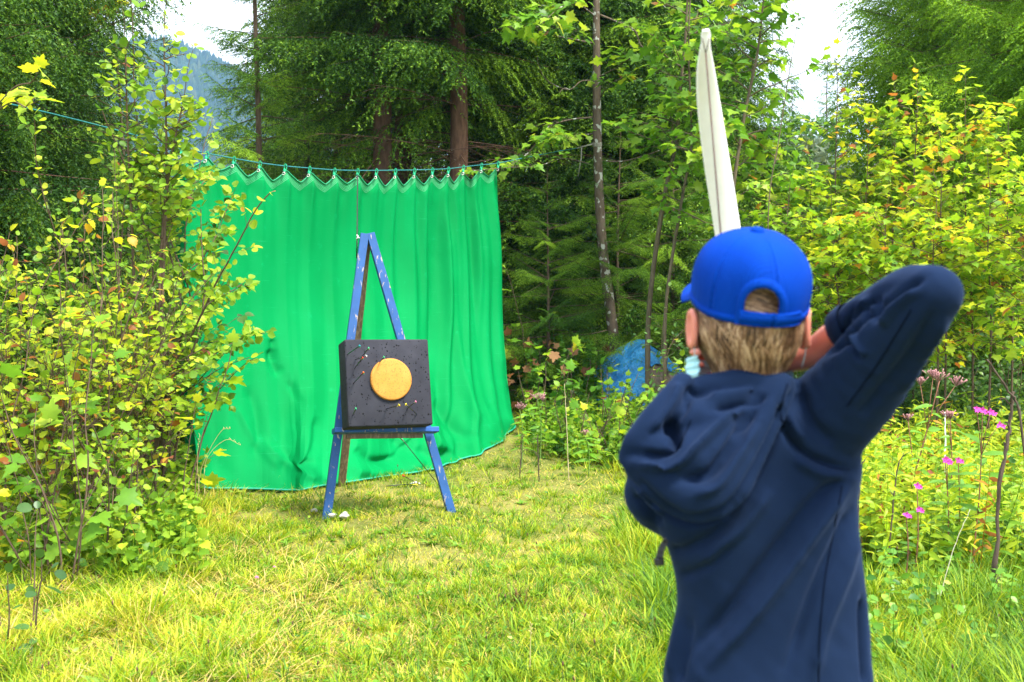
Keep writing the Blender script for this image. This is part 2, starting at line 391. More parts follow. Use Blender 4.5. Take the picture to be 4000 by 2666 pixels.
# woven pale rows along the top hem
rows = math_(nt, 'SINE', math_(nt, 'MULTIPLY', dn, 2 * math.pi / .013)); rows = math_(nt, 'GREATER_THAN', rows, .25)
band = math_(nt, 'MULTIPLY', rows, math_(nt, 'LESS_THAN', dn, .075)); band = math_(nt, 'MULTIPLY', band, math_(nt, 'GREATER_THAN', dn, .012))
c = mixc(nt, math_(nt, 'MULTIPLY', band, .42), c, (.25, .56, .38, 1))
wv = nt.nodes.new('ShaderNodeTexWave'); wv.inputs['Scale'].default_value = 60; wv.bands_direction = 'Z'; wv.inputs['Distortion'].default_value = 1.0
nt.links.new(tcn.outputs['Object'], wv.inputs[0])
hsum = math_(nt, 'ADD', math_(nt, 'MULTIPLY', wv.outputs['Fac'], .12), noise(nt, 7, 5))
p = principled(nt, None, c, .6, .06, bump(nt, hsum, .35, .02)); p.inputs['Sheen Weight'].default_value = .0
tr = nt.nodes.new('ShaderNodeBsdfTranslucent'); nt.links.new(c, tr.inputs[0]); ms = nt.nodes.new('ShaderNodeMixShader'); ms.inputs[0].default_value = .22
nt.links.new(p.outputs[0], ms.inputs[1]); nt.links.new(tr.outputs[0], ms.inputs[2]); nt.links.new(ms.outputs[0], o.inputs[0]); M_CURT = m
cur = empty('backstop_curtain', (CA[0], CA[1], 0), 'large bright green cloth curtain hanging in folds from the rope behind the easel', 'curtain')
me = npmesh('cloth', V, [faces, f2_, f3_], {'down': down}, origin=cur.location); link('cloth', me, M_CURT, cur)
# hem cord along the scalloped top
top = hemz[0]; b = MB(); b.add(*tube(top[::2] + toc * .004, .007, 6)); b.obj('top_hem', plain('dark_green_hem', (.01, .22, .09), .7), cur)
bt = hemz[-1]; b = MB(); b.add(*tube(bt[::2] + toc * .004 + [0, 0, .004], .008, 6)); b.obj('bottom_hem', plain('teal_hem', (.02, .33, .2), .7), cur)
M_TIE = plain('green_tie_cord', (.01, .34, .15), .7); M_EYE = plain('brass_eyelet_pale', (.6, .55, .5), .35, .5, Metallic=.5)
ROPE_PX = [(-180, 352, 7.2), (0, 398, 7.6), (210, 447, 8.1), (440, 505, 8.7)] + [(p_, y_ - 21 + (4 if k_ else 0), CA[1] + s_ * (CB[1] - CA[1])) for k_, (p_, y_, s_) in enumerate(zip(GR, GY, gs))] + [(2060, 615, 12.9), (2180, 592, 13.3), (2255, 580, 13.6)]
ropew = np.array([P(*q) for q in ROPE_PX])
for k, (s_, z_) in enumerate(zip(gs, gz)):
    cx, cy = CA + s_ * (CB - CA); rz = ropew[4 + k][2]; px_ = cx + cn[0] * .05; py_ = cy - abs(cn[1]) * .05
    a = np.linspace(0, 2 * np.pi, 15); lp = np.stack([cx + .011 * np.cos(a) + .006, cy - .02 + .0 * a, rz - .012 + .028 * np.sin(a)], -1)
    b = MB(); b.add(*tube(lp, .0045, 5)); b.add(*tube([(cx, cy - .02, rz - .03), (cx + .005, cy - .035, z_ - .0), (cx, cy - .06, z_ - .03)], [.007, .010, .006], 6))
    b.add(*tube([(cx, cy - .03, rz - .02), (cx - .012, cy - .045, rz - .05)], [.004, .003], 4))
    t_ = b.obj('tie', M_TIE, cur)
    b = MB(); a = np.linspace(0, 2 * np.pi, 13); b.add(*tube(np.stack([cx + .012 * np.cos(a), cy - .068 + 0 * a, z_ - .034 + .012 * np.sin(a)], -1), .0035, 5))
    b.obj('eyelet', M_EYE, cur)
# rope
rp = interp_poly(ropew, 160); rp[:, 2] += 0
b = MB(); b.add(*tube(rp, .0055, 6)); r_ = b.obj('rope', plain('teal_rope', (.02, .16, .16), .7, var=.4, scale=120), origin=ropew[0])
tag(r_, 'thin teal rope stretched between the trees, holding up the green curtain', 'rope')

# ------------------------------------------------------------------ easel
def paint_wood(name, paint, wood, amt, side=None):
    m, nt, o = mat(name)
    f = noise(nt, 34, 5, rough=.6, dist=.3, vscale=(1.6, 1.6, .22)); g_ = noise(nt, 210, 2); w_ = noise(nt, 60, 3, vscale=(1, 1, .1))
    wc = ramp(nt, w_, [(.3, tuple(q * .6 for q in wood)), (.7, wood)])
    pc = ramp(nt, noise(nt, 12, 3), [(.3, tuple(q * .8 for q in paint)), (.7, paint)])
    c = mixc(nt, ramp(nt, f, [(amt, (0, 0, 0)), (amt + .02, (1, 1, 1))]), pc, wc)
    c = mixc(nt, ramp(nt, g_, [(.69, (0, 0, 0)), (.72, (.8, .8, .8))]), c, (.06, .04, .03, 1))
    principled(nt, o, c, .55, .3, bump(nt, f, .4, .003)); return m
M_BLUE = paint_wood('flaking_blue_paint', (.018, .085, .26), (.42, .34, .29), .615)
M_BLUE2 = paint_wood('worn_blue_paint', (.025, .10, .36), (.50, .40, .34), .60)
M_BROWN = paint_wood('weathered_brown_timber', (.16, .11, .07), (.28, .2, .12), .5)
FL, FR = P(1274, 2030, 7.90), P(1765, 2008, 8.12); FL[2] = float(H(FL[0], FL[1])) - .02; FR[2] = float(H(FR[0], FR[1])) - .02
TL, TR = P(1424, 916, 8.42), P(1446, 914, 8.44)
ORG = (FL + FR) / 2; ORG[2] = 0
es = empty('easel', ORG, 'tall A-shaped easel of flaking blue timber on the grass, holding the square target', 'easel')
rv = nrm(FR - FL); rv[2] = 0; rv = nrm(rv)
uv_ = nrm((TL + TR) / 2 - (FL + FR) / 2); nv = nrm(np.cross(rv, uv_)); nv = nv if nv[1] < 0 else -nv; uv_ = nrm(np.cross(nv, rv)) ; uv_ = uv_ if uv_[2] > 0 else -uv_
b = MB(); b.add(*beam(FL, TL, .060, .052, rv, seed=1)); b.obj('leg', M_BLUE, es, False)
b = MB(); b.add(*beam(FR, TR, .060, .052, rv, seed=2)); b.obj('leg', M_BLUE, es, False)
BK = P(1333, 1905, 9.15); BK[2] = float(H(BK[0], BK[1])) - .02; BT = (TL + TR) / 2 - nv * .055 - uv_ * .05
b = MB(); b.add(*beam(BK, BT, .06, .035, rv, seed=3)); o_ = b.obj('rear_leg', M_BROWN, es, False); o_['label'] = 'unpainted dark brown rear prop of the easel'
b = MB(); b.add(*beam((TL + TR) / 2 - rv * .02 - uv_ * .035 - nv * .028, (TL + TR) / 2 + rv * .02 - uv_ * .035 - nv * .028, .05, .03, uv_, seed=4, nseg=3)); b.obj('spacer', M_BROWN, es, False)
SL, SR = P(1302, 1684, 7.86), P(1706, 1681, 8.10)
b = MB(); b.add(*beam(SL, SR, .13, .036, nv, seed=5, bev=.005)); b.obj('shelf', M_BLUE2, es, False)
b = MB(); sm = (SL + SR) / 2 - nv * .03; b.add(*beam(SL + (SR - SL) * .13 - nv * .045 - [0, 0, .03], SR - (SR - SL) * .13 - nv * .045 - [0, 0, .03], .03, .04, nv, seed=6)); b.obj('crossbar', M_BROWN, es, False)

# ------------------------------------------------------------------ target block
ang = R(19)
rT = np.array([math.cos(R(22)), math.sin(R(22)), -.010]); rT = nrm(rT)
uT = nrm(uv_ - rT * uv_.dot(rT)); nT = nrm(np.cross(rT, uT)); nT = nT if nT[1] < 0 else -nT
TW, TH, TD = .600, .605, .19
TC = P(1520, 1494, 7.83)                      # centre of the front face
def tgt(x, y, z): return TC + rT * x + uT * y + nT * z     # z towards the viewer
bm = bmesh.new(); bmesh.ops.create_cube(bm, size=1)
for v in bm.verts: v.co = Vector(tgt(v.co.x * TW, v.co.y * TH, (v.co.z - .5) * TD))
bmesh.ops.bevel(bm, geom=bm.edges[:], offset=.012, segments=3, profile=.5, affect='EDGES')
bmesh.ops.recalc_face_normals(bm, faces=bm.faces[:])
tg_ = empty('archery_target', TC - uT * TH / 2, 'square dark grey foam target with a yellow centre disc, resting on the blue easel', 'target')
me = bpy.data.meshes.new('foam_block'); bm.to_mesh(me); bm.free(); me.transform(Matrix.Translation(-Vector(tg_.location)))
for p_ in me.polygons: p_.use_smooth = True
m, nt, o = mat('charcoal_foam'); f = noise(nt, 8, 4)
tcn = nt.nodes.new('ShaderNodeTexCoord'); 
c = ramp(nt, f, [(.3, (.026, .026, .034)), (.7, (.040, .040, .051))])
holes = []
for sc_, th_, lo in ((34, .20, 0), (60, .20, 1)):
    vo = nt.nodes.new('ShaderNodeTexVoronoi'); vo.inputs['Scale'].default_value = sc_; vo.inputs['Randomness'].default_value = 1
    nz = nt.nodes.new('ShaderNodeTexNoise'); nz.inputs['Scale'].default_value = 30; nt.links.new(tcn.outputs['Object'], nz.inputs[0])
    vm = nt.nodes.new('ShaderNodeVectorMath'); vm.operation = 'MULTIPLY_ADD'; nt.links.new(nz.outputs['Color'], vm.inputs[0]); vm.inputs[1].default_value = (.012,) * 3; nt.links.new(tcn.outputs['Object'], vm.inputs[2])
    nt.links.new(vm.outputs[0], vo.inputs[0]); k1 = math_(nt, 'LESS_THAN', vo.outputs['Distance'], th_)
    sp = nt.nodes.new('ShaderNodeSeparateColor'); nt.links.new(vo.outputs['Color'], sp.inputs[0]); k2 = math_(nt, 'GREATER_THAN', sp.outputs[0], .35 + .15 * lo)
    holes.append(math_(nt, 'MULTIPLY', k1, k2))
hl = math_(nt, 'MAXIMUM', holes[0], holes[1]); c = mixc(nt, hl, c, (.006, .006, .007, 1))
principled(nt, o, c, .8, .12, bump(nt, math_(nt, 'SUBTRACT', math_(nt, 'MULTIPLY', f, .15), hl), .8, .004)); M_FOAM = m
link('foam_block', me, M_FOAM, tg_)
b = MB(); dc = (0.012, .018); n_ = 72; a = np.linspace(0, 2 * np.pi, n_, endpoint=False)
prof = [(.146, -.002), (.146, .016), (.142, .021), (.134, .0225), (.07, .024), (.0, .0245)]
V = []; 
for r_, z_ in prof: V += [tgt(dc[0] + r_ * math.cos(t), dc[1] + r_ * math.sin(t), z_) for t in a]
F = [[k * n_ + j, k * n_ + (j + 1) % n_, (k + 1) * n_ + (j + 1) % n_, (k + 1) * n_ + j] for k in range(len(prof) - 1) for j in range(n_)]
b.add(V, [F])
m, nt, o = mat('yellow_foam'); f = noise(nt, 9, 5, rough=.7); sp_ = noise(nt, 85, 2)
c = ramp(nt, f, [(.3, (.46, .185, .026)), (.7, (.56, .245, .05))]); c = mixc(nt, ramp(nt, sp_, [(.58, (0, 0, 0)), (.64, (.8, .8, .8))]), c, (.30, .14, .03, 1))
principled(nt, o, c, .7, .2, bump(nt, sp_, .3, .002)); b.obj('centre_disc', m, tg_)

# ------------------------------------------------------------------ arrows
M_SHAFT = plain('black_carbon_shaft', (.015, .015, .017), .35, .5); M_GSHAFT = plain('dark_green_shaft', (.01, .06, .04), .4, .5)
VC = {k: plain(k + '_vane', c_, .4, .4, var=.05) for k, c_ in dict(cyan=(.01, .32, .42), green=(.04, .5, .18), white=(.75, .78, .75), red=(.75, .03, .02), orange=(.85, .16, .01), yellow=(.8, .6, .03), pink=(.75, .2, .35), violet=(.4, .12, .4)).items()}
def arrow(tip, nock, cols, label, group='arrows stuck in the target', shaft=M_SHAFT, r=.0035, vl=.05, vh=.0115):
    tip, nock = np.asarray(tip, float), np.asarray(nock, float); d = nrm(nock - tip)
    e = empty('arrow', tip, label, 'arrow', group)
    b = MB(); b.add(*tube([tip - d * .02, nock], [r, r], 8)); b.obj('shaft', shaft, e)
    x = nrm(np.cross(d, [0, 0, 1])); y = np.cross(d, x)
    for k in range(3):
        a_ = k * 2.094 + .5; q = x * math.cos(a_) + y * math.sin(a_); s_ = np.cross(d, q) * .0006
        base = nock - d * (vl + .02); pr = [(0, r), (vl * .55, vh * .85), (vl * .85, vh), (vl, vh * .55), (vl, r)]
        pp = np.array([base + d * u_ + q * h_ for u_, h_ in pr]); Vv = np.concatenate([pp + s_, pp - s_]); n5 = 5
        b = MB(); b.add(Vv, [[[0, 1, 2, 3, 4], [9, 8, 7, 6, 5]], [[j_, j_ + 5, (j_ + 1) % 5 + 5, (j_ + 1) % 5] for j_ in range(5)]])
        b.obj('fletching', VC[cols[k % len(cols)]], e, False)
    b = MB(); b.add(*tube([nock - d * .004, nock + d * .006, nock + d * .014], [r * 1.15, r * 1.4, r * .8], 8)); b.obj('nock', VC[cols[-1]], e)
    return e
def on_face(px, py, zoff=0):
    o0 = np.array([0, 0, CAMZ]); d0 = nrm(P(px, py, 5) - o0); q = TC + nT * zoff; t_ = (q - o0).dot(nT) / d0.dot(nT); return o0 + d0 * t_
for (a_, n_, cols, lab, dk) in [
    ((1359, 1384), (1405, 1352), ('cyan', 'green', 'cyan'), 'arrow with teal vanes in the top left corner of the target', 0),
    ((1416, 1391), (1440, 1361), ('green', 'white', 'green'), 'arrow with green and white vanes, second from the target top', 0),
    ((1389, 1405), (1431, 1392), ('red', 'pink', 'white'), 'nearly level arrow with pink and red vanes beside the orange one', 0),
    ((1387, 1437), (1417, 1399), ('orange', 'green', 'red'), 'arrow with orange vanes crossing just below the pink-vaned one', 0),
    ((1381, 1498), (1420, 1456), ('red', 'green', 'orange'), 'arrow with red vanes left of the disc, below the crossing pair', 0),
    ((1484, 1415), (1500, 1396), ('green', 'white', 'green'), 'short-looking arrow with pale green vanes in the rim of the yellow disc', .02),
    ((1379, 1621), (1390, 1597), ('green', 'cyan', 'green'), 'lone arrow with green vanes in the lower left corner of the target', 0),
    ((1510, 1598), (1560, 1584), ('yellow', 'orange', 'yellow'), 'nearly level arrow with yellow vanes directly under the disc', 0),
    ((1592, 1595), (1624, 1570), ('white', 'violet', 'pink'), 'arrow with white and violet vanes at the lower right of the target', 0),
    ((1628, 1619), (1585, 1580), ('yellow', 'yellow', 'yellow'), 'arrow with yellow vanes leaning left across the white-vaned one', 0)]:
    tp = on_face(*a_, dk); L_ = .62; lo, hi = tp[1] - L_, tp[1]
    for _ in range(30):
        mid = (lo + hi) / 2
        if np.linalg.norm(P(*n_, mid) - tp) > L_: lo = mid
        else: hi = mid
    arrow(tp, P(*n_, hi), cols, lab, shaft=M_GSHAFT if cols[0] == 'cyan' else M_SHAFT)
ga = P(1712, 1853, 9.45); ga[2] = float(H(ga[0], ga[1])) 
arrow(ga, P(1561, 1704, 9.1), ('green', 'white', 'green'), 'black arrow leaning in the grass behind the right leg of the easel', 'missed arrows near the easel')
arrow(gp(1516, 1899), gp(1636, 1889), ('yellow', 'orange', 'white'), 'arrow lying flat in the grass under the easel shelf', 'missed arrows near the easel', vh=.02, vl=.08)
arrow(gp(1634, 1892, .0), gp(1574, 1858, .16), ('red', 'orange', 'red'), 'red vaned arrow slanting out of the grass beneath the shelf', 'missed arrows near the easel')
# hanging cord
c0 = P(1397, 682, CA[1] + gs[7] * (CB[1] - CA[1]) - .06); c1 = TL + np.array([-.045, .0, -.04])
cz = interp_poly([c0, P(1396, 800, 9.6), P(1395, 925, 8.46), P(1393, 1010, 8.44)], 60); cz[:, 0] += .0015 * np.sin(np.arange(60) * 2)
b = MB(); b.add(*tube(cz, .0048, 6)); o_ = b.obj('cord', plain('dark_twisted_cord', (.02, .02, .02), .7, var=.9, scale=160), origin=c1)
tag(o_, 'dark twisted cord running from the curtain rope down to the easel top', 'cord')
b = MB(); k0 = P(1398, 928, 8.40)
for q in ([-.008, 0, .02], [-.012, 0, -.012], [.02, 0, -.008], [.004, 0, .012]): b.add(*tube([k0, k0 + np.array(q)], [.005, .003], 6))
o_ = b.obj('white_knot', plain('white_string', (.75, .73, .7), .8), o_, origin=o_.location)
# pale stones
M_ST = plain('pale_limestone', (.42, .39, .35), .9, .1, .3, 18, .5)
for k, (px, y_, sx, lab) in enumerate([(1297, 7.93, .028, 'small rounded pale stone at the left foot of the easel'), (1347, 7.9, .04, 'flat whitish stone in the grass right of the left easel foot'), (1228, 8.25, .026, 'small pale stone left of the easel in the grass')]):
    p0 = gp(px, {1297: 2024, 1347: 2027, 1228: 2005}[px], .01); bm = bmesh.new(); bmesh.ops.create_icosphere(bm, subdivisions=3, radius=1)
    for v in bm.verts:
        q = v.co; s_ = 1 + .18 * math.sin(q.x * 3 + k) * math.cos(q.y * 4) + .1 * math.sin(q.z * 6 + k * 2)
        v.co = Vector((q.x * sx * 1.3 * s_ * .8, q.y * sx * s_ * .8, q.z * sx * .55 * s_))
    me = bpy.data.meshes.new('stone'); bm.to_mesh(me); bm.free()
    for p_ in me.polygons: p_.use_smooth = True
    o_ = link('stone', me, M_ST); o_.location = (p0[0], p0[1], p0[2] + sx * .25 + .012); o_.rotation_euler = (0, 0, k * 1.3); tag(o_, lab, 'stone', 'pale stones near the easel')
# ------------------------------------------------------------------ the archer
def ico(sub):
    bm = bmesh.new(); bmesh.ops.create_icosphere(bm, subdivisions=sub, radius=1); bm.verts.ensure_lookup_table()
    V = np.array([v.co[:] for v in bm.verts]); F = np.array([[v.index for v in f.verts] for f in bm.faces]); bm.free(); return V, F
ICV, ICF = ico(3)
class Blob:
    def __init__(s): s.m = MB()
    def ell(s, c, r, rot=None):
        V = ICV * np.asarray(r, float)
        if rot is not None: V = V @ np.array(Matrix.Rotation(rot[0], 3, rot[1])).T
        s.m.add(V + np.asarray(c), [ICF])
    def chain(s, pts, rad, k=.35):
        pts = np.asarray(pts, float); rad = np.asarray(rad, float)
        L = np.linalg.norm(np.diff(pts, axis=0), axis=1).sum(); n = max(3, int(L / (rad.mean() * k)))
        q = interp_poly(np.concatenate([pts, rad[:, None]], 1), n)
        for p in q: s.ell(p[:3], (p[3],) * 3)
    def loft(s, lv, n=48, pw=2.3):
        """lv: (cx, cy, cz, rx, ry)"""
        lv = interp_poly(np.array(lv, float), len(lv) * 6); th = np.linspace(0, 2 * np.pi, n, endpoint=False)
        c_, s_ = np.cos(th), np.sin(th); ux = np.sign(c_) * np.abs(c_) ** (2 / pw); uy = np.sign(s_) * np.abs(s_) ** (2 / pw)
        V = np.stack([lv[:, 0:1] + lv[:, 3:4] * ux, lv[:, 1:2] + lv[:, 4:5] * uy, np.broadcast_to(lv[:, 2:3], (len(lv), n))], -1).reshape(-1, 3)
        m_ = len(lv); i = np.arange(m_ - 1)[:, None] * n; j = np.arange(n)[None]; k = (j + 1) % n
        F = np.stack([i + j, i + k, i + n + k, i + n + j], -1).reshape(-1, 4)
        if lv[0, 2] > lv[-1, 2]: F = F[:, ::-1]
        caps = np.array([list(range(n)), list(range((m_ - 1) * n, m_ * n))]); 
        if lv[0, 2] > lv[-1, 2]: caps = np.stack([caps[0], caps[1][::-1]])
        else: caps = np.stack([caps[0][::-1], caps[1]])
        s.m.add(V, [F, caps])
    def remesh(s, voxel, smooth=4, fac=.5):
        me = s.m.mesh('tmp'); o = bpy.data.objects.new('tmp', me); COL.objects.link(o)
        r = o.modifiers.new('r', 'REMESH'); r.mode = 'VOXEL'; r.voxel_size = voxel; r.use_smooth_shade = True
        q = o.modifiers.new('s', 'SMOOTH'); q.factor = fac; q.iterations = smooth
        dg = C.evaluated_depsgraph_get(); nm = bpy.data.meshes.new_from_object(o.evaluated_get(dg))
        bpy.data.objects.remove(o); bpy.data.meshes.remove(me); return nm
def getV(me): a = np.empty(len(me.vertices) * 3, np.float32); me.vertices.foreach_get('co', a); return a.reshape(-1, 3).astype(float)
def getN(me): a = np.empty(len(me.vertices) * 3, np.float32); me.vertices.foreach_get('normal', a); return a.reshape(-1, 3).astype(float)
def setV(me, V, origin): me.vertices.foreach_set('co', (V - origin).astype(np.float32).ravel()); me.update(); 
def smooth_all(me): me.polygons.foreach_set('use_smooth', np.ones(len(me.polygons), bool)); me.update()

PO = np.array([.40, 1.83, 0.])
per = empty('person', PO, 'archer in blue cap and navy hoodie seen from behind, right elbow raised, drawing a bow', 'person')
HC = P(2925, 1215, 1.80); th_ = R(-1.0)
hf = np.array([math.sin(th_), math.cos(th_), 0]); hr = np.array([math.cos(th_), -math.sin(th_), 0]); hu = np.array([0, 0, 1.])
def hd(x, y, z): return HC + hr * x + hf * y + hu * z

m, nt, o = mat('skin'); f = noise(nt, 22, 4)
p_ = principled(nt, o, ramp(nt, f, [(.3, (.58, .19, .135)), (.7, (.68, .26, .19))]), .5, .35, bump(nt, noise(nt, 220, 2), .08, .001))
p_.inputs['Subsurface Weight'].default_value = .25; p_.inputs['Subsurface Radius'].default_value = (.01, .004, .002); p_.inputs['Subsurface Scale'].default_value = 1; M_SKIN = m

# joints
RS, RE, RW, RH = P(3150, 1665, 1.82), P(3640, 1150, 1.60), P(3215, 1330, 1.83), np.array([.395, 1.905, 1.405])
LS, LE, LW, LH = P(2620, 1800, 1.84), np.array([.345, 2.09, 1.30]), np.array([.452, 2.34, 1.365]), np.array([.476, 2.395, 1.385])
b = Blob()
# head
b.ell(hd(0, -.003, .030), (.076, .090, .080)); b.ell(hd(0, .018, -.035), (.064, .074, .07)); b.ell(hd(0, .045, -.085), (.046, .045, .036))   # skull, face, jaw
b.ell(hd(0, .03, -.06), (.058, .055, .05)); b.ell(hd(0, .094, -.108), (.016, .012, .012)); b.ell(hd(0, .078, -.002), (.05, .014, .014))
b.chain([hd(0, .088, -.005), hd(0, .102, -.03), hd(0, .112, -.046)], [.007, .009, .012]); b.ell(hd(-.012, .1, -.05), (.008, .01, .007)); b.ell(hd(.012, .1, -.05), (.008, .01, .007))
b.ell(hd(0, .092, -.07), (.022, .010, .006)); b.ell(hd(0, .091, -.079), (.02, .010, .006))
for s_ in (-1, 1):
    b.ell(hd(s_ * .030, .076, -.008), (.014, .011, .011))                                           # eyes
    c_ = hd(s_ * .083, -.004, -.028); dd = nrm(hr * s_ * .9 - hf * .55)
    for t_ in np.linspace(0, 2 * np.pi, 22, endpoint=False):
        b.ell(c_ + dd * (.010 + .0035 * math.cos(t_)) + hf * (.002 + .014 * math.cos(t_)) + hu * .027 * math.sin(t_), (.0062, .006, .0065))
    b.ell(c_ + dd * .003 + hf * .006, (.009, .013, .024)); b.ell(c_ + dd * .004 - hu * .026 + hf * .006, (.008, .008, .009))
# neck, trunk, limbs under the clothes
b.chain([hd(0, .0, -.06), hd(.0, -.004, -.11), np.array([.375, 1.815, 1.34])], [.052, .053, .062])
b.loft([(.38, 1.82, 1.35, .06, .055), (.375, 1.83, 1.30, .10, .07), (.395, 1.835, 1.22, .135, .085), (.40, 1.84, 1.08, .125, .085), (.405, 1.84, .95, .13, .09), (.405, 1.84, .82, .135, .095), (.405, 1.84, .76, .09, .07)])
b.chain([RS - [.06, 0, .05], RS - [.005, 0, .03], (RS + RE) / 2, RE], [.045, .045, .034, .024]); b.chain([P(3640, 1155, 1.60), P(3560, 1155, 1.66), P(3430, 1220, 1.73), P(3262, 1318, 1.82), P(3165, 1385, 1.855), RH + [.03, -.01, .0]], [.024, .020, .022, .026, .0245, .023])
b.chain([LS, LS, (LS + LE) / 2, LE], [.05, .05, .042, .034]); b.chain([LE, LE * .5 + LW * .5, LW, LH], [.034, .034, .024, .025])
for s_, fy in ((-1, 1.78), (1, 1.92)):
    hip = np.array([.405 + s_ * .075, 1.84, .80]); kn = np.array([.405 + s_ * .10, fy + .03, .44]); an = np.array([.405 + s_ * .115, fy, .08])
    b.chain([hip, (hip + kn) / 2, kn], [.078, .068, .05]); b.chain([kn, kn * .6 + an * .4, an], [.05, .05, .033]); b.chain([an, an + [s_ * .01, .06, -.035], an + [s_ * .02, .14, -.045]], [.033, .032, .024])
# hands: palm and five fingers each
def hand(b, wrist, palm_dir, across, down, curl, rs=.0085):
    pd, ac, dn_ = nrm(palm_dir), nrm(across), nrm(down)
    pc = wrist + pd * .045
    for t_ in np.linspace(-1, 1, 5): b.chain([wrist + ac * .014 * t_, wrist + pd * .045 + ac * .024 * t_, wrist + pd * .082 + ac * .031 * t_], [.013, .0135, .0105])
    for k, (off, ln) in enumerate([(-.031, .068), (-.0105, .077), (.0105, .072), (.031, .056)]):
        p0 = wrist + pd * .082 + ac * off; c1_, c2_, c3_ = curl[k]
        d1 = pd * math.cos(c1_) + dn_ * math.sin(c1_); d2 = pd * math.cos(c1_ + c2_) + dn_ * math.sin(c1_ + c2_); d3 = pd * math.cos(c1_ + c2_ + c3_) + dn_ * math.sin(c1_ + c2_ + c3_)
        p1 = p0 + d1 * ln * .45; p2 = p1 + d2 * ln * .32; p3 = p2 + d3 * ln * .23
        b.chain([p0, p1], [rs * 1.1, rs]); b.chain([p1, p2], [rs, rs * .93]); b.chain([p2, p3], [rs * .93, rs * .8])
    t0 = wrist + pd * .025 - ac * .024 + dn_ * .008; t1 = t0 + pd * .026 - ac * .018 + dn_ * .014; t2 = t1 + pd * .026 - ac * .002 + dn_ * .012; t3 = t2 + pd * .018 + ac * .006 + dn_ * .008
    b.chain([t0, t1, t2, t3], [.0135, .0115, .0098, .0085])
b2 = b
hand(b2, RH + [.03, -.01, .0], [-.75, .35, .02], [0, 0, -1], [-.5, -.85, 0], [(.5, 1.2, .8)] * 3 + [(1.1, 1.3, .9)])
hand(b2, LW + [.004, .015, .004], [.15, 1, .12], [0, -.1, -1], [1, .1, 0], [(.7, 1.2, .9)] * 4)
me = b.remesh(.0042, 3, .5); setV(me, getV(me), PO); smooth_all(me); me.name = 'body'
bod = link('body', me, M_SKIN, per)

# hoodie
def pr(l, r_, y, Y, ry, k=2.3):
    a, c_ = P(l, y, Y), P(r_, y, Y); return ((a[0] + c_[0]) / 2, Y, a[2], (c_[0] - a[0]) / 2, ry)
b = Blob()
b.loft([pr(2770, 3110, 1478, 1.815, .062), pr(2720, 3120, 1530, 1.82, .072), pr(2650, 3200, 1600, 1.825, .095), pr(2575, 3335, 1690, 1.83, .105), pr(2540, 3352, 1790, 1.835, .112), pr(2520, 3345, 1880, 1.835, .115), pr(2525, 3338, 1960, 1.835, .116), pr(2565, 3342, 2060, 1.835, .115),
        pr(2612, 3352, 2160, 1.835, .113), pr(2640, 3362, 2260, 1.835, .112), pr(2648, 3376, 2380, 1.835, .112), pr(2620, 3388, 2520, 1.835, .115), pr(2595, 3396, 2680, 1.835, .120), pr(2580, 3400, 2900, 1.84, .125), pr(2590, 3390, 3050, 1.84, .12)], pw=2.5)
b.chain([P(3070, 1690, 1.84), P(3195, 1660, 1.81), P(3350, 1510, 1.755), P(3470, 1345, 1.69), P(3580, 1225, 1.63), P(3646, 1150, 1.60)], [.070, .077, .070, .060, .049, .0405])
b.chain([P(3646, 1150, 1.60), P(3560, 1150, 1.66), P(3450, 1205, 1.72), P(3380, 1240, 1.755), P(3345, 1262, 1.775)], [.0405, .041, .038, .035, .033], .2)
b.chain([P(3150, 1760, 1.84), P(3280, 1640, 1.80), P(3390, 1520, 1.75)], [.07, .06, .05])
b.chain([P(2640, 1720, 1.86), LS, (LS + LE) / 2, LE, (LE + LW) / 2, LW - nrm(LW - LE) * .02], [.07, .075, .062, .052, .045, .036], .18)
b.chain([P(2600, 1830, 1.82), P(2560, 1930, 1.84), P(2600, 1990, 1.87)], [.05, .052, .045])
# hood lying on the left shoulder blade
b.chain([P(2668, 1498, 1.74), P(2600, 1600, 1.725), P(2500, 1720, 1.715), P(2436, 1790, 1.72)], [.017, .024, .022, .010])
b.chain([P(2440, 1796, 1.715), P(2530, 1845, 1.70), P(2690, 1925, 1.69), P(2800, 1905, 1.69), P(2880, 1800, 1.70), P(2960, 1660, 1.715), P(3040, 1530, 1.74), P(3070, 1500, 1.765)], [.010, .026, .042, .042, .038, .034, .026, .016])
b.chain([P(2560, 1760, 1.71), P(2700, 1790, 1.695), P(2820, 1720, 1.70)], [.032, .042, .036])
b.chain([P(2640, 1640, 1.73), P(2760, 1640, 1.72), P(2880, 1600, 1.73)], [.030, .034, .030])
b.chain([P(2700, 1530, 1.76), P(2800, 1510, 1.748), P(2920, 1492, 1.745), P(3040, 1490, 1.765)], [.020, .022, .022, .018])
me = b.remesh(.0042, 6, .5)
V = getV(me); 
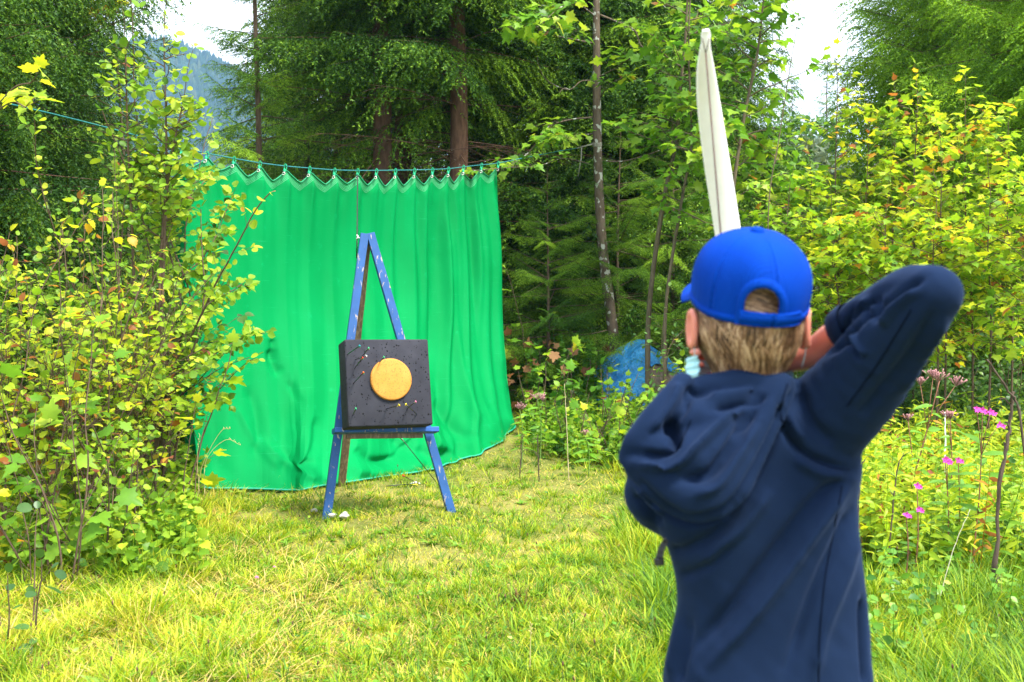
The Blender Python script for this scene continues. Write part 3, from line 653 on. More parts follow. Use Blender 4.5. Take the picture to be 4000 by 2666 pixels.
STR = [  # dark creases (negative) and raised ridges (positive)
    ([(2470, 1850), (2600, 1990), (2710, 2035), (2850, 1990), (2930, 1880), (3010, 1740), (3075, 1600), (3110, 1500)], 20, -.014),
    ([(2480, 1810), (2560, 1830), (2650, 1810), (2730, 1740), (2830, 1650), (2930, 1570)], 17, .011), ([(2500, 1770), (2590, 1780), (2640, 1740), (2650, 1680)], 15, -.013),
    ([(2600, 1650), (2640, 1700), (2620, 1750)], 20, -.016), ([(2700, 1500), (2670, 1600), (2590, 1700)], 14, -.008), ([(2655, 1490), (2620, 1580), (2530, 1700)], 15, .008),
    ([(2760, 1560), (2860, 1545), (2960, 1520)], 15, .007), ([(2780, 1600), (2900, 1580), (3000, 1540)], 14, -.008),
    ([(2640, 1880), (2760, 1860), (2830, 1780), (2900, 1660), (2960, 1590)], 18, -.009), ([(2700, 1940), (2800, 1900), (2880, 1790), (2970, 1640)], 18, .008),
    ([(3050, 1560), (3060, 1650), (3110, 1740), (3200, 1800), (3330, 1838)], 14, -.009), ([(3075, 1540), (3090, 1650), (3140, 1730)], 14, .006),
    ([(3120, 1520), (3160, 1640), (3260, 1740)], 22, -.006), ([(3100, 1790), (3200, 1850), (3320, 1870)], 18, .006),
    ([(3330, 1840), (3180, 1960), (3020, 2160), (2850, 2380), (2680, 2560)], 26, -.009), ([(3330, 1880), (3220, 2020), (3080, 2220), (2920, 2430), (2740, 2640)], 26, .009),
    ([(3345, 1960), (3270, 2120), (3170, 2330), (3060, 2660)], 24, -.008), ([(3355, 2060), (3300, 2240), (3220, 2460), (3170, 2700)], 26, .007),
    ([(2900, 1960), (2800, 2080), (2660, 2150), (2600, 2140)], 22, -.008), ([(3020, 1900), (2880, 2080), (2720, 2220)], 24, .007), ([(2640, 2260), (2760, 2210), (2880, 2110)], 20, -.006),
    ([(2650, 2330), (2640, 2500), (2610, 2660)], 20, .006), ([(2700, 2400), (2670, 2550), (2650, 2680)], 22, -.006),
    ([(3470, 1170), (3420, 1190), (3360, 1250), (3290, 1335), (3230, 1385)], 16, -.016), ([(3620, 1080), (3520, 1140), (3440, 1200), (3400, 1270)], 16, -.008),
    ([(3600, 1120), (3500, 1200), (3440, 1280)], 18, .008), ([(3300, 1320), (3330, 1360), (3360, 1400)], 12, -.009), ([(3330, 1300), (3350, 1350), (3390, 1390)], 12, .006),
    ([(3350, 1200), (3310, 1260), (3290, 1330)], 11, -.007), ([(3400, 1160), (3350, 1220), (3330, 1290)], 11, .006),
    ([(3700, 1220), (3620, 1400), (3500, 1550)], 22, .005), ([(3660, 1200), (3560, 1380), (3430, 1540), (3350, 1640)], 24, -.006),
    ([(3368, 2330), (3374, 2500), (3384, 2700)], 13, -.016), ([(2470, 1930), (2520, 1990), (2590, 2050)], 14, -.01), ([(2490, 1900), (2550, 1960), (2600, 2010)], 14, .008),
]
Nn = getN(me); o0 = np.array([0, 0, CAMZ]); vw = nrm(o0 - V); fr = np.clip((np.sum(vw * Nn, 1) - .05) * 3, 0, 1)
V = relief(V, Nn * fr[:, None], [(a, b_ * (1.0 if abs(c_) < .0101 else .85), c_ * (1.55 if abs(c_) < .0101 else 1.6)) for a, b_, c_ in STR])
V += Nn * (.0016 * (vnoise((V[:, 0] + V[:, 2]) * 42, (V[:, 2] - V[:, 0]) * 15, 5) - .5))[:, None]
V += Nn * (.0035 * (vnoise(V[:, 0] * 11 + V[:, 2] * 6, V[:, 2] * 9 - V[:, 0] * 4 + V[:, 1] * 6, 3) - .5))[:, None]
setV(me, V, PO); smooth_all(me)
bm = bmesh.new(); bm.from_mesh(me)
for _ in range(0): bmesh.ops.smooth_vert(bm, verts=bm.verts, factor=.5, use_axis_x=True, use_axis_y=True, use_axis_z=True)
bm.to_mesh(me); bm.free(); smooth_all(me)
m, nt, o = mat('navy_sweatshirt'); f = noise(nt, 6, 3); fw = noise(nt, 900, 2)
c = ramp(nt, f, [(.3, (.0055, .0125, .034)), (.7, (.009, .019, .050))])
p_ = principled(nt, o, c, 1.0, .04, bump(nt, fw, .25, .001)); p_.inputs['Sheen Weight'].default_value = .10; p_.inputs['Sheen Roughness'].default_value = .4; p_.inputs['Sheen Tint'].default_value = (.35, .5, .95, 1); M_NAVY = m
hoo = link('hoodie', me, M_NAVY, per)
from mathutils.bvhtree import BVHTree
bvh = BVHTree.FromPolygons([tuple(q) for q in V], [tuple(p_.vertices) for p_ in me.polygons])
M_SEAM = plain('navy_seam_thread', (.0016, .004, .013), .9, .05)
for pts in ([(3075, 1500), (3050, 1600), (3075, 1690), (3150, 1780), (3240, 1825), (3335, 1836)], [(3290, 1900), (3262, 2050), (3225, 2250), (3205, 2450), (3198, 2640), (3196, 2780)], [(2700, 1640), (2640, 1780), (2600, 1900)], [(3560, 1210), (3430, 1420), (3300, 1600)]):
    q = interp_poly(np.array(pts, float), 60); hit = []
    for x_, y_ in q:
        d0 = Vector(nrm(P(x_, y_, 1.8) - o0)); h_ = bvh.ray_cast(Vector(o0), d0)
        if h_[0] is not None and (not hit or np.linalg.norm(np.array(h_[0]) - hit[-1]) < .03): hit.append(np.array(h_[0]) + np.array(h_[1]) * .0001)
    if len(hit) > 6: b = MB(); b.add(*tube(interp_poly(np.array(hit[::3]), 60), .0012, 5)); link('seam', b.mesh('seam', True, PO), M_SEAM, hoo)
# cuff
b = MB(); cd_ = nrm(P(3160, 1362, 1.86) - P(3262, 1306, 1.81)); c0 = P(3318, 1277, 1.785); b.add(*tube([c0 - cd_ * .012, c0 + cd_ * .0, c0 + cd_ * .018, c0 + cd_ * .021, c0 + cd_ * .006], [.037, .0375, .0345, .031, .029], 28, False)); b.obj('cuff', M_NAVY, per)
# trousers and shoes (below the picture)
b = Blob()
b.loft([(.405, 1.84, .90, .135, .098), (.405, 1.84, .80, .155, .108), (.405, 1.84, .74, .13, .09)])
for s_, fy in ((-1, 1.78), (1, 1.92)):
    b.chain([(.405 + s_ * .075, 1.84, .80), (.405 + s_ * .10, fy + .03, .44), (.405 + s_ * .115, fy, .09)], [.092, .066, .05])
me = b.remesh(.007, 6); setV(me, getV(me), PO); smooth_all(me); link('trousers', me, plain('dark_denim', (.03, .035, .05), .9, .1, scale=90), per)
for s_, fy in ((-1, 1.78), (1, 1.92)):
    b = Blob(); an = np.array([.405 + s_ * .115, fy, .045]); 
    for t_ in np.linspace(0, 1, 10): b.ell(an + [s_ * .02 * t_, -.04 + .20 * t_, -.005 - .012 * t_], (.036 + .008 * math.sin(t_ * 3), .045, .052 - .02 * t_))
    me = b.remesh(.006, 3); setV(me, getV(me), PO); smooth_all(me); link('shoe', me, plain('dark_shoe', (.05, .05, .055), .6), per)

# cap
CPITCH = R(17)
tc_ = R(-8); cfh, ch = np.array([math.sin(tc_), math.cos(tc_), 0]), np.array([math.cos(tc_), -math.sin(tc_), 0]); cf, cu = cfh * math.cos(CPITCH) + hu * math.sin(CPITCH), hu * math.cos(CPITCH) - cfh * math.sin(CPITCH)
def cp(x, y, z): x, y, z = np.broadcast_arrays(x, y, z); return HC + hu * .006 + x[..., None] * ch + y[..., None] * cf + z[..., None] * cu
def caps(az, z, off=0.0):
    """point on the crown: azimuth from the back (0) to the right (+), height z"""
    t_ = np.clip(z / .123, 0, 1); rr = (1 - t_ ** 3.0) ** (1 / 2.6); rr = rr * (.965 + .05 * np.sin(np.clip(t_ * 3.0, 0, np.pi)) )
    seam = np.zeros_like(az)
    for k in range(6): 
        d_ = np.abs((az - k * np.pi / 3 + np.pi) % (2 * np.pi) - np.pi); seam = seam - .0024 * np.exp(-(d_ / .020) ** 2) + .0012 * np.exp(-((d_ - .055) / .02) ** 2) * (rr > .12)
    dent = .0025 * np.sin(az * 3 + 1) * np.sin(t_ * 3) + .002 * np.sin(az * 5 + t_ * 4)
    ra, rb = .0915 * rr + off + seam * 1 + dent * rr, .104 * rr + off + seam + dent * rr
    return cp(ra * np.sin(az), -rb * np.cos(az), z)
cap_ = empty('cap_dummy') ; bpy.data.objects.remove(cap_)
nz_, na = 90, 288; zz = .123 * (1 - (1 - np.linspace(0, 1, nz_)) ** 2.2); AZ, ZZ = np.meshgrid(np.linspace(-np.pi, np.pi, na, endpoint=False), zz)
OW, OH = .030, .062; AZ0 = -.20
def inside(az, z): 
    u_ = (az - AZ0) * .102; z0 = OH - OW; return (np.abs(u_) < OW) & (z < z0 + np.sqrt(np.clip(OW ** 2 - u_ ** 2, 0, None)))
u_ = AZ; Vc = caps(AZ, ZZ); keep = ~inside(AZ, ZZ)
i = np.arange(nz_ - 1)[:, None] * na; j = np.arange(na)[None]; k = (j + 1) % na
F = np.stack([i + j, i + k, i + na + k, i + na + j], -1).reshape(-1, 4); kf = keep.ravel()
F = F[kf[F].sum(1) >= 3]
Vi = caps(AZ, ZZ, -.0025); nV = na * nz_
m, nt, o = mat('blue_cap_cloth'); tcn = nt.nodes.new('ShaderNodeTexCoord'); vo = nt.nodes.new('ShaderNodeTexVoronoi'); vo.inputs['Scale'].default_value = 330; vo.inputs['Randomness'].default_value = .15; nt.links.new(tcn.outputs['Object'], vo.inputs[0])
f = noise(nt, 12, 3); principled(nt, o, mixc(nt, ramp(nt, vo.outputs['Distance'], [(.25, (0, 0, 0)), (.6, (.5, .5, .5))]), ramp(nt, f, [(.3, (.0, .038, .33)), (.7, (.0, .052, .42))]), (.0, .014, .14, 1)), .8, .06, bump(nt, vo.outputs['Distance'], 1.0, .001)).inputs['Sheen Weight'].default_value = .0; M_CAP = m
cme = npmesh('cap', np.concatenate([Vc.reshape(-1, 3), Vi.reshape(-1, 3)]), [F, F[:, ::-1] + nV], origin=PO)
cap_o = link('cap', cme, M_CAP, per)
def cpart(name, V, fs, matl=None, smooth=True):
    b = MB(); b.add(V, fs); o = link(name, b.mesh(name, smooth, PO), matl or M_CAP, cap_o); return o
def band(azs, z0s, z1s, off, thick=.002):
    azs = np.asarray(azs); n = len(azs); z0s = np.broadcast_to(z0s, (n,)); z1s = np.broadcast_to(z1s, (n,))
    A = caps(azs, z0s, off); B = caps(azs, z1s, off); A2 = caps(azs, z0s, off - thick); B2 = caps(azs, z1s, off - thick)
    V = np.concatenate([A, B, B2, A2]); i = np.arange(n - 1); fs = []
    for q in range(4): q2 = (q + 1) % 4; fs.append(np.stack([q * n + i, q * n + i + 1, q2 * n + i + 1, q2 * n + i], -1))
    return V, [np.concatenate(fs), np.array([[0, n, 2 * n, 3 * n], [n - 1, 4 * n - 1, 3 * n - 1, 2 * n - 1]])]
# arch binding
tt = np.linspace(0, 1, 60); pts_az, pts_z = [], []
for t_ in tt:
    if t_ < .22: pts_az.append(-OW); pts_z.append((OH - OW) * t_ / .22)
    elif t_ > .78: pts_az.append(OW); pts_z.append((OH - OW) * (1 - t_) / .22)
    else: a_ = math.pi * (1 - (t_ - .22) / .56); pts_az.append(OW * math.cos(a_)); pts_z.append(OH - OW + OW * math.sin(a_))
pts_az = np.array(pts_az); pts_z = np.array(pts_z)
cen = np.array([0, OH - OW]); dv = np.stack([pts_az - cen[0], np.maximum(pts_z - cen[1], 0)], 1); dv = dv / np.linalg.norm(dv, axis=1, keepdims=True)
rings = []
for s_, of in ((-.0015, .0015), (-.001, .0028), (.004, .0036), (.012, .0028), (.0125, .0)):
    rings.append(caps(AZ0 + (pts_az + dv[:, 0] * s_) / .102, np.maximum(pts_z + dv[:, 1] * s_, 0), of))
rings.append(caps(AZ0 + (pts_az - dv[:, 0] * .0015) / .102, np.maximum(pts_z - dv[:, 1] * .0015, 0), -.003))
V = np.concatenate(rings); n = 60; i = np.arange(n - 1); cpart('arch_binding', V, [np.concatenate([np.stack([q * n + i, q * n + i + 1, ((q + 1) % 6) * n + i + 1, ((q + 1) % 6) * n + i], -1) for q in range(6)])])
# sweatband edge, strap, button, brim
azr = np.linspace(AZ0 + .30, AZ0 + 2 * np.pi - .30, 120); cpart('rim_band', *band(azr, 0.0, .012, .0018, .004))
sa = np.linspace(AZ0 - .33, AZ0 + .80, 50); e_ = np.clip((sa[-1] - sa) * .1 / .011, 0, 1); hw = .0112 * np.sqrt(1 - (1 - e_) ** 2) + .0003
cpart('strap', *band(sa, .0115 - hw, .0115 + hw, .0052, .003)); 
for s_ in (1, -1): b = MB(); b.add(*tube(caps(sa[2:-3], .0115 + s_ * (hw[2:-3] - .0022), .0054), .0009, 5)); link('stitch_ridge', b.mesh('stitch_ridge', True, PO), M_CAP, cap_o)
a = np.linspace(0, 2 * np.pi, 24, endpoint=False); V = []; pf = [(.0105, .119), (.0108, .124), (.009, .1275), (.005, .129), (.0, .1295)]
for r_, z_ in pf: V += list(cp(r_ * np.cos(a), r_ * np.sin(a), z_))
cpart('button', V, [[[q * 24 + j, q * 24 + (j + 1) % 24, (q + 1) * 24 + (j + 1) % 24, (q + 1) * 24 + j] for q in range(4) for j in range(24)]])
nb_ = 40; ph_ = np.linspace(-1.12, 1.12, nb_); rows = []
for t_ in np.linspace(0, 1, 10):
    x_ = .0925 * np.sin(ph_); y_ = .103 * np.cos(ph_) + t_ * .080 * np.clip(np.cos(ph_ * 1.30), 0.05, 1) ** .35; rows.append(cp(x_ * (1 + .02 * t_), y_, .004 - .008 * t_ - .030 * (x_ / .09) ** 2 * (.15 + .3 * t_)))
rows = np.array(rows); V = np.concatenate([rows.reshape(-1, 3), rows.reshape(-1, 3) - cu * .0035]); n1 = 10 * nb_
i = (np.arange(9)[:, None] * nb_ + np.arange(nb_ - 1)[None]).ravel(); F = np.stack([i, i + 1, i + nb_ + 1, i + nb_], -1)
per_ = np.concatenate([np.arange(nb_), np.arange(1, 10) * nb_ + nb_ - 1, 9 * nb_ + np.arange(nb_ - 2, -1, -1), np.arange(8, 0, -1) * nb_]); pn = np.roll(per_, -1)
cpart('brim', V, [np.concatenate([F[:, ::-1], F + n1, np.stack([per_, pn, pn + n1, per_ + n1], -1)])])
# hair
rs = np.random.RandomState(3)
def hairsurf(az, z):
    """z in metres relative to HC; az from the back"""
    zt = np.array([-.118, -.105, -.09, -.07, -.05, -.03, 0, .04, .08, .1]); 
    ra = np.interp(z, zt, [.043, .049, .057, .068, .077, .0815, .083, .080, .062, .035]); rb = np.interp(z, zt, [.056, .062, .070, .082, .091, .096, .098, .094, .074, .04])
    c_ = HC; x = ra * np.sin(az); y = -rb * np.cos(az) + .004
    x, y, z = np.broadcast_arrays(x, y, z); return c_ + x[..., None] * hr + y[..., None] * hf + z[..., None] * hu
A_, Z_ = np.meshgrid(np.linspace(-1.75, 1.75, 90), np.linspace(-.103, .1, 60)); Vh = hairsurf(A_, Z_ + .012 * (np.abs(A_) / 1.75) ** 2 * (Z_ < -.05))
i = (np.arange(59)[:, None] * 90 + np.arange(89)[None]).ravel(); hb = MB(); hb.add(Vh.reshape(-1, 3), [np.stack([i, i + 1, i + 91, i + 90], -1)], .3)
ns, K_ = 5200, 7
az0 = rs.uniform(-1.7, 1.7, ns); z0 = rs.uniform(-.095, .085, ns); up = z0 > .0
ln = np.where(up, rs.uniform(.03, .055, ns), rs.uniform(.025, .05, ns)); sw = np.where(up, rs.normal(1.1, .35, ns), rs.normal(.05, .22, ns) + .25 * np.sin(z0 * 90 + az0 * 3)); tn = np.clip(rs.normal(.5, .30, ns) + .22 * np.sin(az0 * 9 + z0 * 40), 0, 1)
tk = np.linspace(0, 1, K_); azk = az0[:, None] + (sw * ln)[:, None] * tk / .085 * (1 + .3 * tk); zk = z0[:, None] - ln[:, None] * tk * np.where(up, .55, 1)[:, None]
lim = -.110 + .02 * (np.abs(azk) / 1.7) ** 2; zk = np.maximum(zk, lim - rs.rand(ns, 1) * .006)
base = hairsurf(azk, zk); cen_ = HC + hu * zk[..., None]; nn = nrm(base - cen_); lift = (.0010 + rs.rand(ns, 1) * .0035 * np.sin(tk * 3.0)[None] + .001 * tk)[..., None]
ctr = base + nn * lift; tg2 = nrm(np.gradient(ctr, axis=1)); sd_ = nrm(np.cross(tg2, nn)); wd = (.0011 * (1 - tk) ** .4 + .0001)[None, :, None] * rs.uniform(.6, 1.4, ns)[:, None, None]
Vs = np.stack([ctr - sd_ * wd, ctr + sd_ * wd], 2).reshape(-1, 3); bi = (np.arange(ns)[:, None] * K_ * 2 + np.arange(K_ - 1)[None] * 2).ravel()
hb.add(Vs, [np.stack([bi, bi + 1, bi + 3, bi + 2], -1)], np.repeat(tn, K_ * 2))
m, nt, o = mat('light_brown_hair'); c = ramp(nt, attr(nt, 'tint'), [(0, (.035, .018, .010)), (.4, (.15, .075, .038)), (.75, (.31, .175, .095)), (1, (.50, .33, .20))]); principled(nt, o, c, .5, .3)
link('hair', hb.mesh('hair', True, PO), m, per)
# face mask pulled under the chin
A_, Z_ = np.meshgrid(np.linspace(-1.9, 1.15, 60), np.linspace(0, 1, 26)); az = A_
rad = .082 + .012 * np.cos(az * .8) + .0015 * np.sin(Z_ * 18) + .002 * np.sin(az * 5 + Z_ * 3); zz_ = -.074 - .036 * Z_ - .012 * np.cos(az) 
V = HC + (rad * np.sin(az))[..., None] * hr * 1.06 + (.02 + (rad + .012) * np.cos(az))[..., None] * hf + zz_[..., None] * hu; V = V.reshape(-1, 3)
i = (np.arange(25)[:, None] * 60 + np.arange(59)[None]).ravel(); F = np.stack([i, i + 1, i + 61, i + 60], -1); Vm = np.concatenate([V, V * 1.0 - nrm(V - (HC - hu * .1)) * .0015]); b = MB(); b.add(Vm, [F, F[:, ::-1] + len(V)])
M_MASK = plain('pale_blue_mask', (.42, .70, .78), .8, .1, .05); mo = link('face_mask', b.mesh('face_mask', True, PO), M_MASK, per)
for s_ in (-1, 1): b = MB(); b.add(*tube(interp_poly([hd(s_ * .085, .0, -.09), hd(s_ * .088, -.012, -.06), hd(s_ * .088, -.014, -.02), hd(s_ * .082, .012, .004)], 16), .0006, 6)); link('ear_loop', b.mesh('ear_loop', True, PO), M_MASK, mo)
# webbing strap swinging below the left elbow
sp_ = interp_poly([P(2622, 2085, 1.80), P(2596, 2120, 1.79), P(2580, 2160, 1.785), P(2574, 2196, 1.785)], 14); wv_ = nrm(np.array([1, .5, .2])) * .0075
b = MB(); V = np.concatenate([sp_ - wv_, sp_ + wv_, sp_ + wv_ + [0, .002, 0], sp_ - wv_ + [0, .002, 0]]); n = 14; i = np.arange(13); b.add(V, [np.concatenate([np.stack([q * n + i, q * n + i + 1, ((q + 1) % 4) * n + i + 1, ((q + 1) % 4) * n + i], -1) for q in range(4)]), [[0, n, 2 * n, 3 * n], [n - 1, 4 * n - 1, 3 * n - 1, 2 * n - 1]]])
so = link('webbing_strap', b.mesh('webbing_strap', False, PO), plain('black_grey_webbing', (.06, .06, .065), .7, var=.8, scale=140), per)
b = MB(); b.add(*tube([P(2556, 2190, 1.78), P(2594, 2190, 1.78)], .004, 8)); b.add(*tube([P(2556, 2202, 1.78), P(2594, 2202, 1.78)], .004, 8)); link('buckle', b.mesh('buckle', True, PO), plain('black_plastic', (.02, .02, .02), .4), so)

# ------------------------------------------------------------------ the bow
M_BOWW = plain('white_limb_laminate', (.80, .78, .74), .45, .35, .03); M_RISER = plain('brown_wood_riser', (.18, .09, .04), .4, .4, .3, 25)
GP_ = np.array([.4815, 2.42, 1.385])
LP = [(2757, 118, 2.20, 26), (2757, 135, 2.205, 38), (2757, 165, 2.21, 36), (2755, 200, 2.22, 46), (2757, 290, 2.25, 74), (2770, 420, 2.29, 92), (2795, 600, 2.335, 101), (2820, 760, 2.37, 103), (2843, 905, 2.395, 103), (2862, 1050, 2.41, 100), (2872, 1130, 2.42, 92)]
up_ = np.array([P(*q[:3]) for q in LP]); wd_ = np.array([q[3] for q in LP]) / KPX * up_[:, 1]
ax_ = nrm(up_[0] - GP_); 
def limb(pts, wds):
    n = 60; pts = interp_poly(pts, n); wds = interp_poly(np.stack([wds, wds], 1), n)[:, 0]; t = nrm(np.gradient(pts, axis=0)); x = nrm(np.cross(t, [0, 1, 0])); x = x * np.sign(x[:, :1]); nn = nrm(np.cross(t, x))
    nn = nn * np.sign(nn[:, 1:2]); th2 = np.interp(np.linspace(0, 1, n), [0, .1, 1], [.008, .005, .009])
    pf = [(-.5, .1), (-.42, -.5), (.42, -.5), (.5, .1), (.42, .5), (-.42, .5)]
    V = np.stack([pts + x * (a * wds)[:, None] + nn * (b_ * th2)[:, None] for a, b_ in pf], 1).reshape(-1, 3); i = np.arange(n - 1)[:, None] * 6; j = np.arange(6)[None]; k = (j + 1) % 6
    return V, [np.stack([i + j, i + k, i + 6 + k, i + 6 + j], -1).reshape(-1, 4), [list(range(5, -1, -1)), list(range((n - 1) * 6, n * 6))]]
bow = empty('recurve_bow', GP_, 'white recurve bow held by the archer, its upper limb rising above the blue cap', 'bow')
d_ = up_ - GP_; par = (d_ @ ax_)[:, None] * ax_; lo_ = GP_ - par + (d_ - par)
b = MB(); b.add(*limb(up_, wd_)); b.obj('limb', M_BOWW, bow); b = MB(); b.add(*limb(lo_, wd_)); b.obj('limb', M_BOWW, bow)
rb = Blob(); q0, q1 = up_[-1], lo_[-1]; rb.chain([q0, q0 * .75 + GP_ * .25 + [0, .018, 0], q0 * .4 + GP_ * .6 + [0, .02, 0], GP_, q1 * .4 + GP_ * .6 + [0, .02, 0], q1 * .75 + GP_ * .25 + [0, .018, 0], q1], [.015, .020, .017, .0155, .018, .02, .015], .25)
me = rb.remesh(.004, 3); setV(me, getV(me), GP_); smooth_all(me); link('riser', me, M_RISER, bow)
nock = np.array([.372, 1.93, 1.407]); tip_s = P(2757, 210, 2.19)
lowtip = lo_[3]; ls_ = lowtip + nrm(nock - lowtip) * .03
b = MB(); b.add(*tube([tip_s, nock, ls_], .0017, 6)); 
for s_ in (-1, 1):
    b.add(*tube([tip_s, P(2757 + s_ * 14, 150, 2.185)], .0010, 6)); b.add(*tube([ls_, lowtip + [s_ * .006, -.01, 0], lo_[1] + [s_ * .008, -.004, 0]], .0016, 6))
b.obj('bowstring', plain('dark_brown_string', (.07, .04, .03), .7), bow)
# ------------------------------------------------------------------ vegetation materials
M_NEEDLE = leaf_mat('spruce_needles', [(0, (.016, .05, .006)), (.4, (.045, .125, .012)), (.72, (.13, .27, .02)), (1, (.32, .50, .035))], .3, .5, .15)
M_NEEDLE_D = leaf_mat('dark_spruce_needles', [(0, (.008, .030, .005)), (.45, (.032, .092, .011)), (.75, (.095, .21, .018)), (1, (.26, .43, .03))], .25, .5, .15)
M_NEEDLE_L = leaf_mat('deep_green_spruce_needles', [(0, (.010, .034, .006)), (.5, (.030, .085, .011)), (.82, (.085, .19, .017)), (1, (.22, .36, .03))], .25, .5, .15)  # darker green needle colour for the drooping spruces at the left
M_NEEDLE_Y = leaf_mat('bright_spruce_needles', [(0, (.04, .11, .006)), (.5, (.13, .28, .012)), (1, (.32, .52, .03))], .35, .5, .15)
LS_G = [(0, (.045, .14, .015)), (.45, (.15, .33, .025)), (.75, (.34, .50, .04)), (.93, (.48, .50, .06)), (.96, (.55, .22, .03)), (1, (.22, .09, .03))]
LS_Y = [(0, (.08, .20, .02)), (.35, (.24, .42, .025)), (.7, (.46, .56, .03)), (.9, (.66, .62, .03)), (.955, (.62, .30, .03)), (1, (.33, .12, .03))]
LS_D = [(0, (.035, .10, .022)), (.6, (.10, .22, .04)), (.93, (.22, .34, .06)), (1, (.45, .42, .07))]
M_LG = leaf_mat('green_maple_leaves', LS_G, .45); M_LY = leaf_mat('yellowing_maple_leaves', LS_Y, .5); M_LD = leaf_mat('dull_green_leaves', LS_D, .35, .4, .35)
M_LH = leaf_mat('hazel_leaves', [(0, (.05, .15, .015)), (.4, (.20, .37, .025)), (.75, (.44, .55, .04)), (.93, (.66, .62, .05)), (.965, (.6, .30, .05)), (1, (.30, .10, .05))], .45, .42, .22)
M_TWIG = bark_mat('brown_twig', (.07, .045, .03), (.17, .12, .08)); M_TWIGG = bark_mat('grey_green_stem', (.08, .06, .04), (.18, .14, .09))
M_BARKS = bark_mat('spruce_bark', (.065, .034, .022), (.17, .095, .062), 22, (.25, .27, .22), .70)
M_BARKM = bark_mat('lichen_spotted_bark', (.085, .060, .042), (.17, .13, .095), 26, (.42, .42, .37), .60)
M_DEAD = bark_mat('dead_wood', (.04, .028, .02), (.14, .10, .075))

# leaf outlines, unit length, along +Y, face up +Z
def leafshape(out, fold=.12, droop=.25, c=(0, .45)):
    out = np.array(out, float); o3 = np.concatenate([[c], out]); z = fold * np.abs(o3[:, 0]) - droop * o3[:, 1] ** 2
    V = np.concatenate([o3, z[:, None]], 1); n = len(out); i = np.arange(n); return V, np.stack([np.zeros(n, int), 1 + i, 1 + (i + 1) % n], -1)
def mirror(h): h = list(h); return h + [(-x, y) for x, y in h[::-1] if abs(x) > 1e-6]
MAPLE = leafshape(mirror([(0, 0), (.16, -.08), (.42, -.02), (.36, .16), (.62, .40), (.38, .45), (.34, .62), (.15, .62), (.13, .80), (0, 1.02)]), .12, .28, (0, .32))
HAZEL = leafshape(mirror([(0, .04), (.10, -.03), (.30, .10), (.34, .22), (.44, .34), (.37, .44), (.42, .60), (.28, .68), (.24, .82), (.10, .86), (0, 1.05)]), .18, .26)
ALDER = leafshape(mirror([(0, 0), (.22, .10), (.36, .35), (.37, .6), (.24, .86), (0, .96)]), .20, .10)
LANCE = leafshape(mirror([(0, 0), (.10, .15), (.15, .4), (.09, .75), (0, 1.05)]), .15, .35)
SMALL = leafshape(mirror([(0, 0), (.30, .25), (.28, .65), (0, 1.0)]), .15, .2)
def place_leaves(shape, pos, yd, up, size):
    V0, F0 = shape; pos, yd, up = np.asarray(pos, float), nrm(yd), np.asarray(up, float); size = np.asarray(size, float)
    z = nrm(up - yd * np.sum(up * yd, 1, keepdims=True)); x = np.cross(yd, z)
    V = pos[:, None] + size[:, None, None] * (V0[None, :, 0:1] * x[:, None] + V0[None, :, 1:2] * yd[:, None] + V0[None, :, 2:3] * z[:, None])
    F = F0[None] + np.arange(len(pos))[:, None, None] * len(V0); return V.reshape(-1, 3), F.reshape(-1, 3)

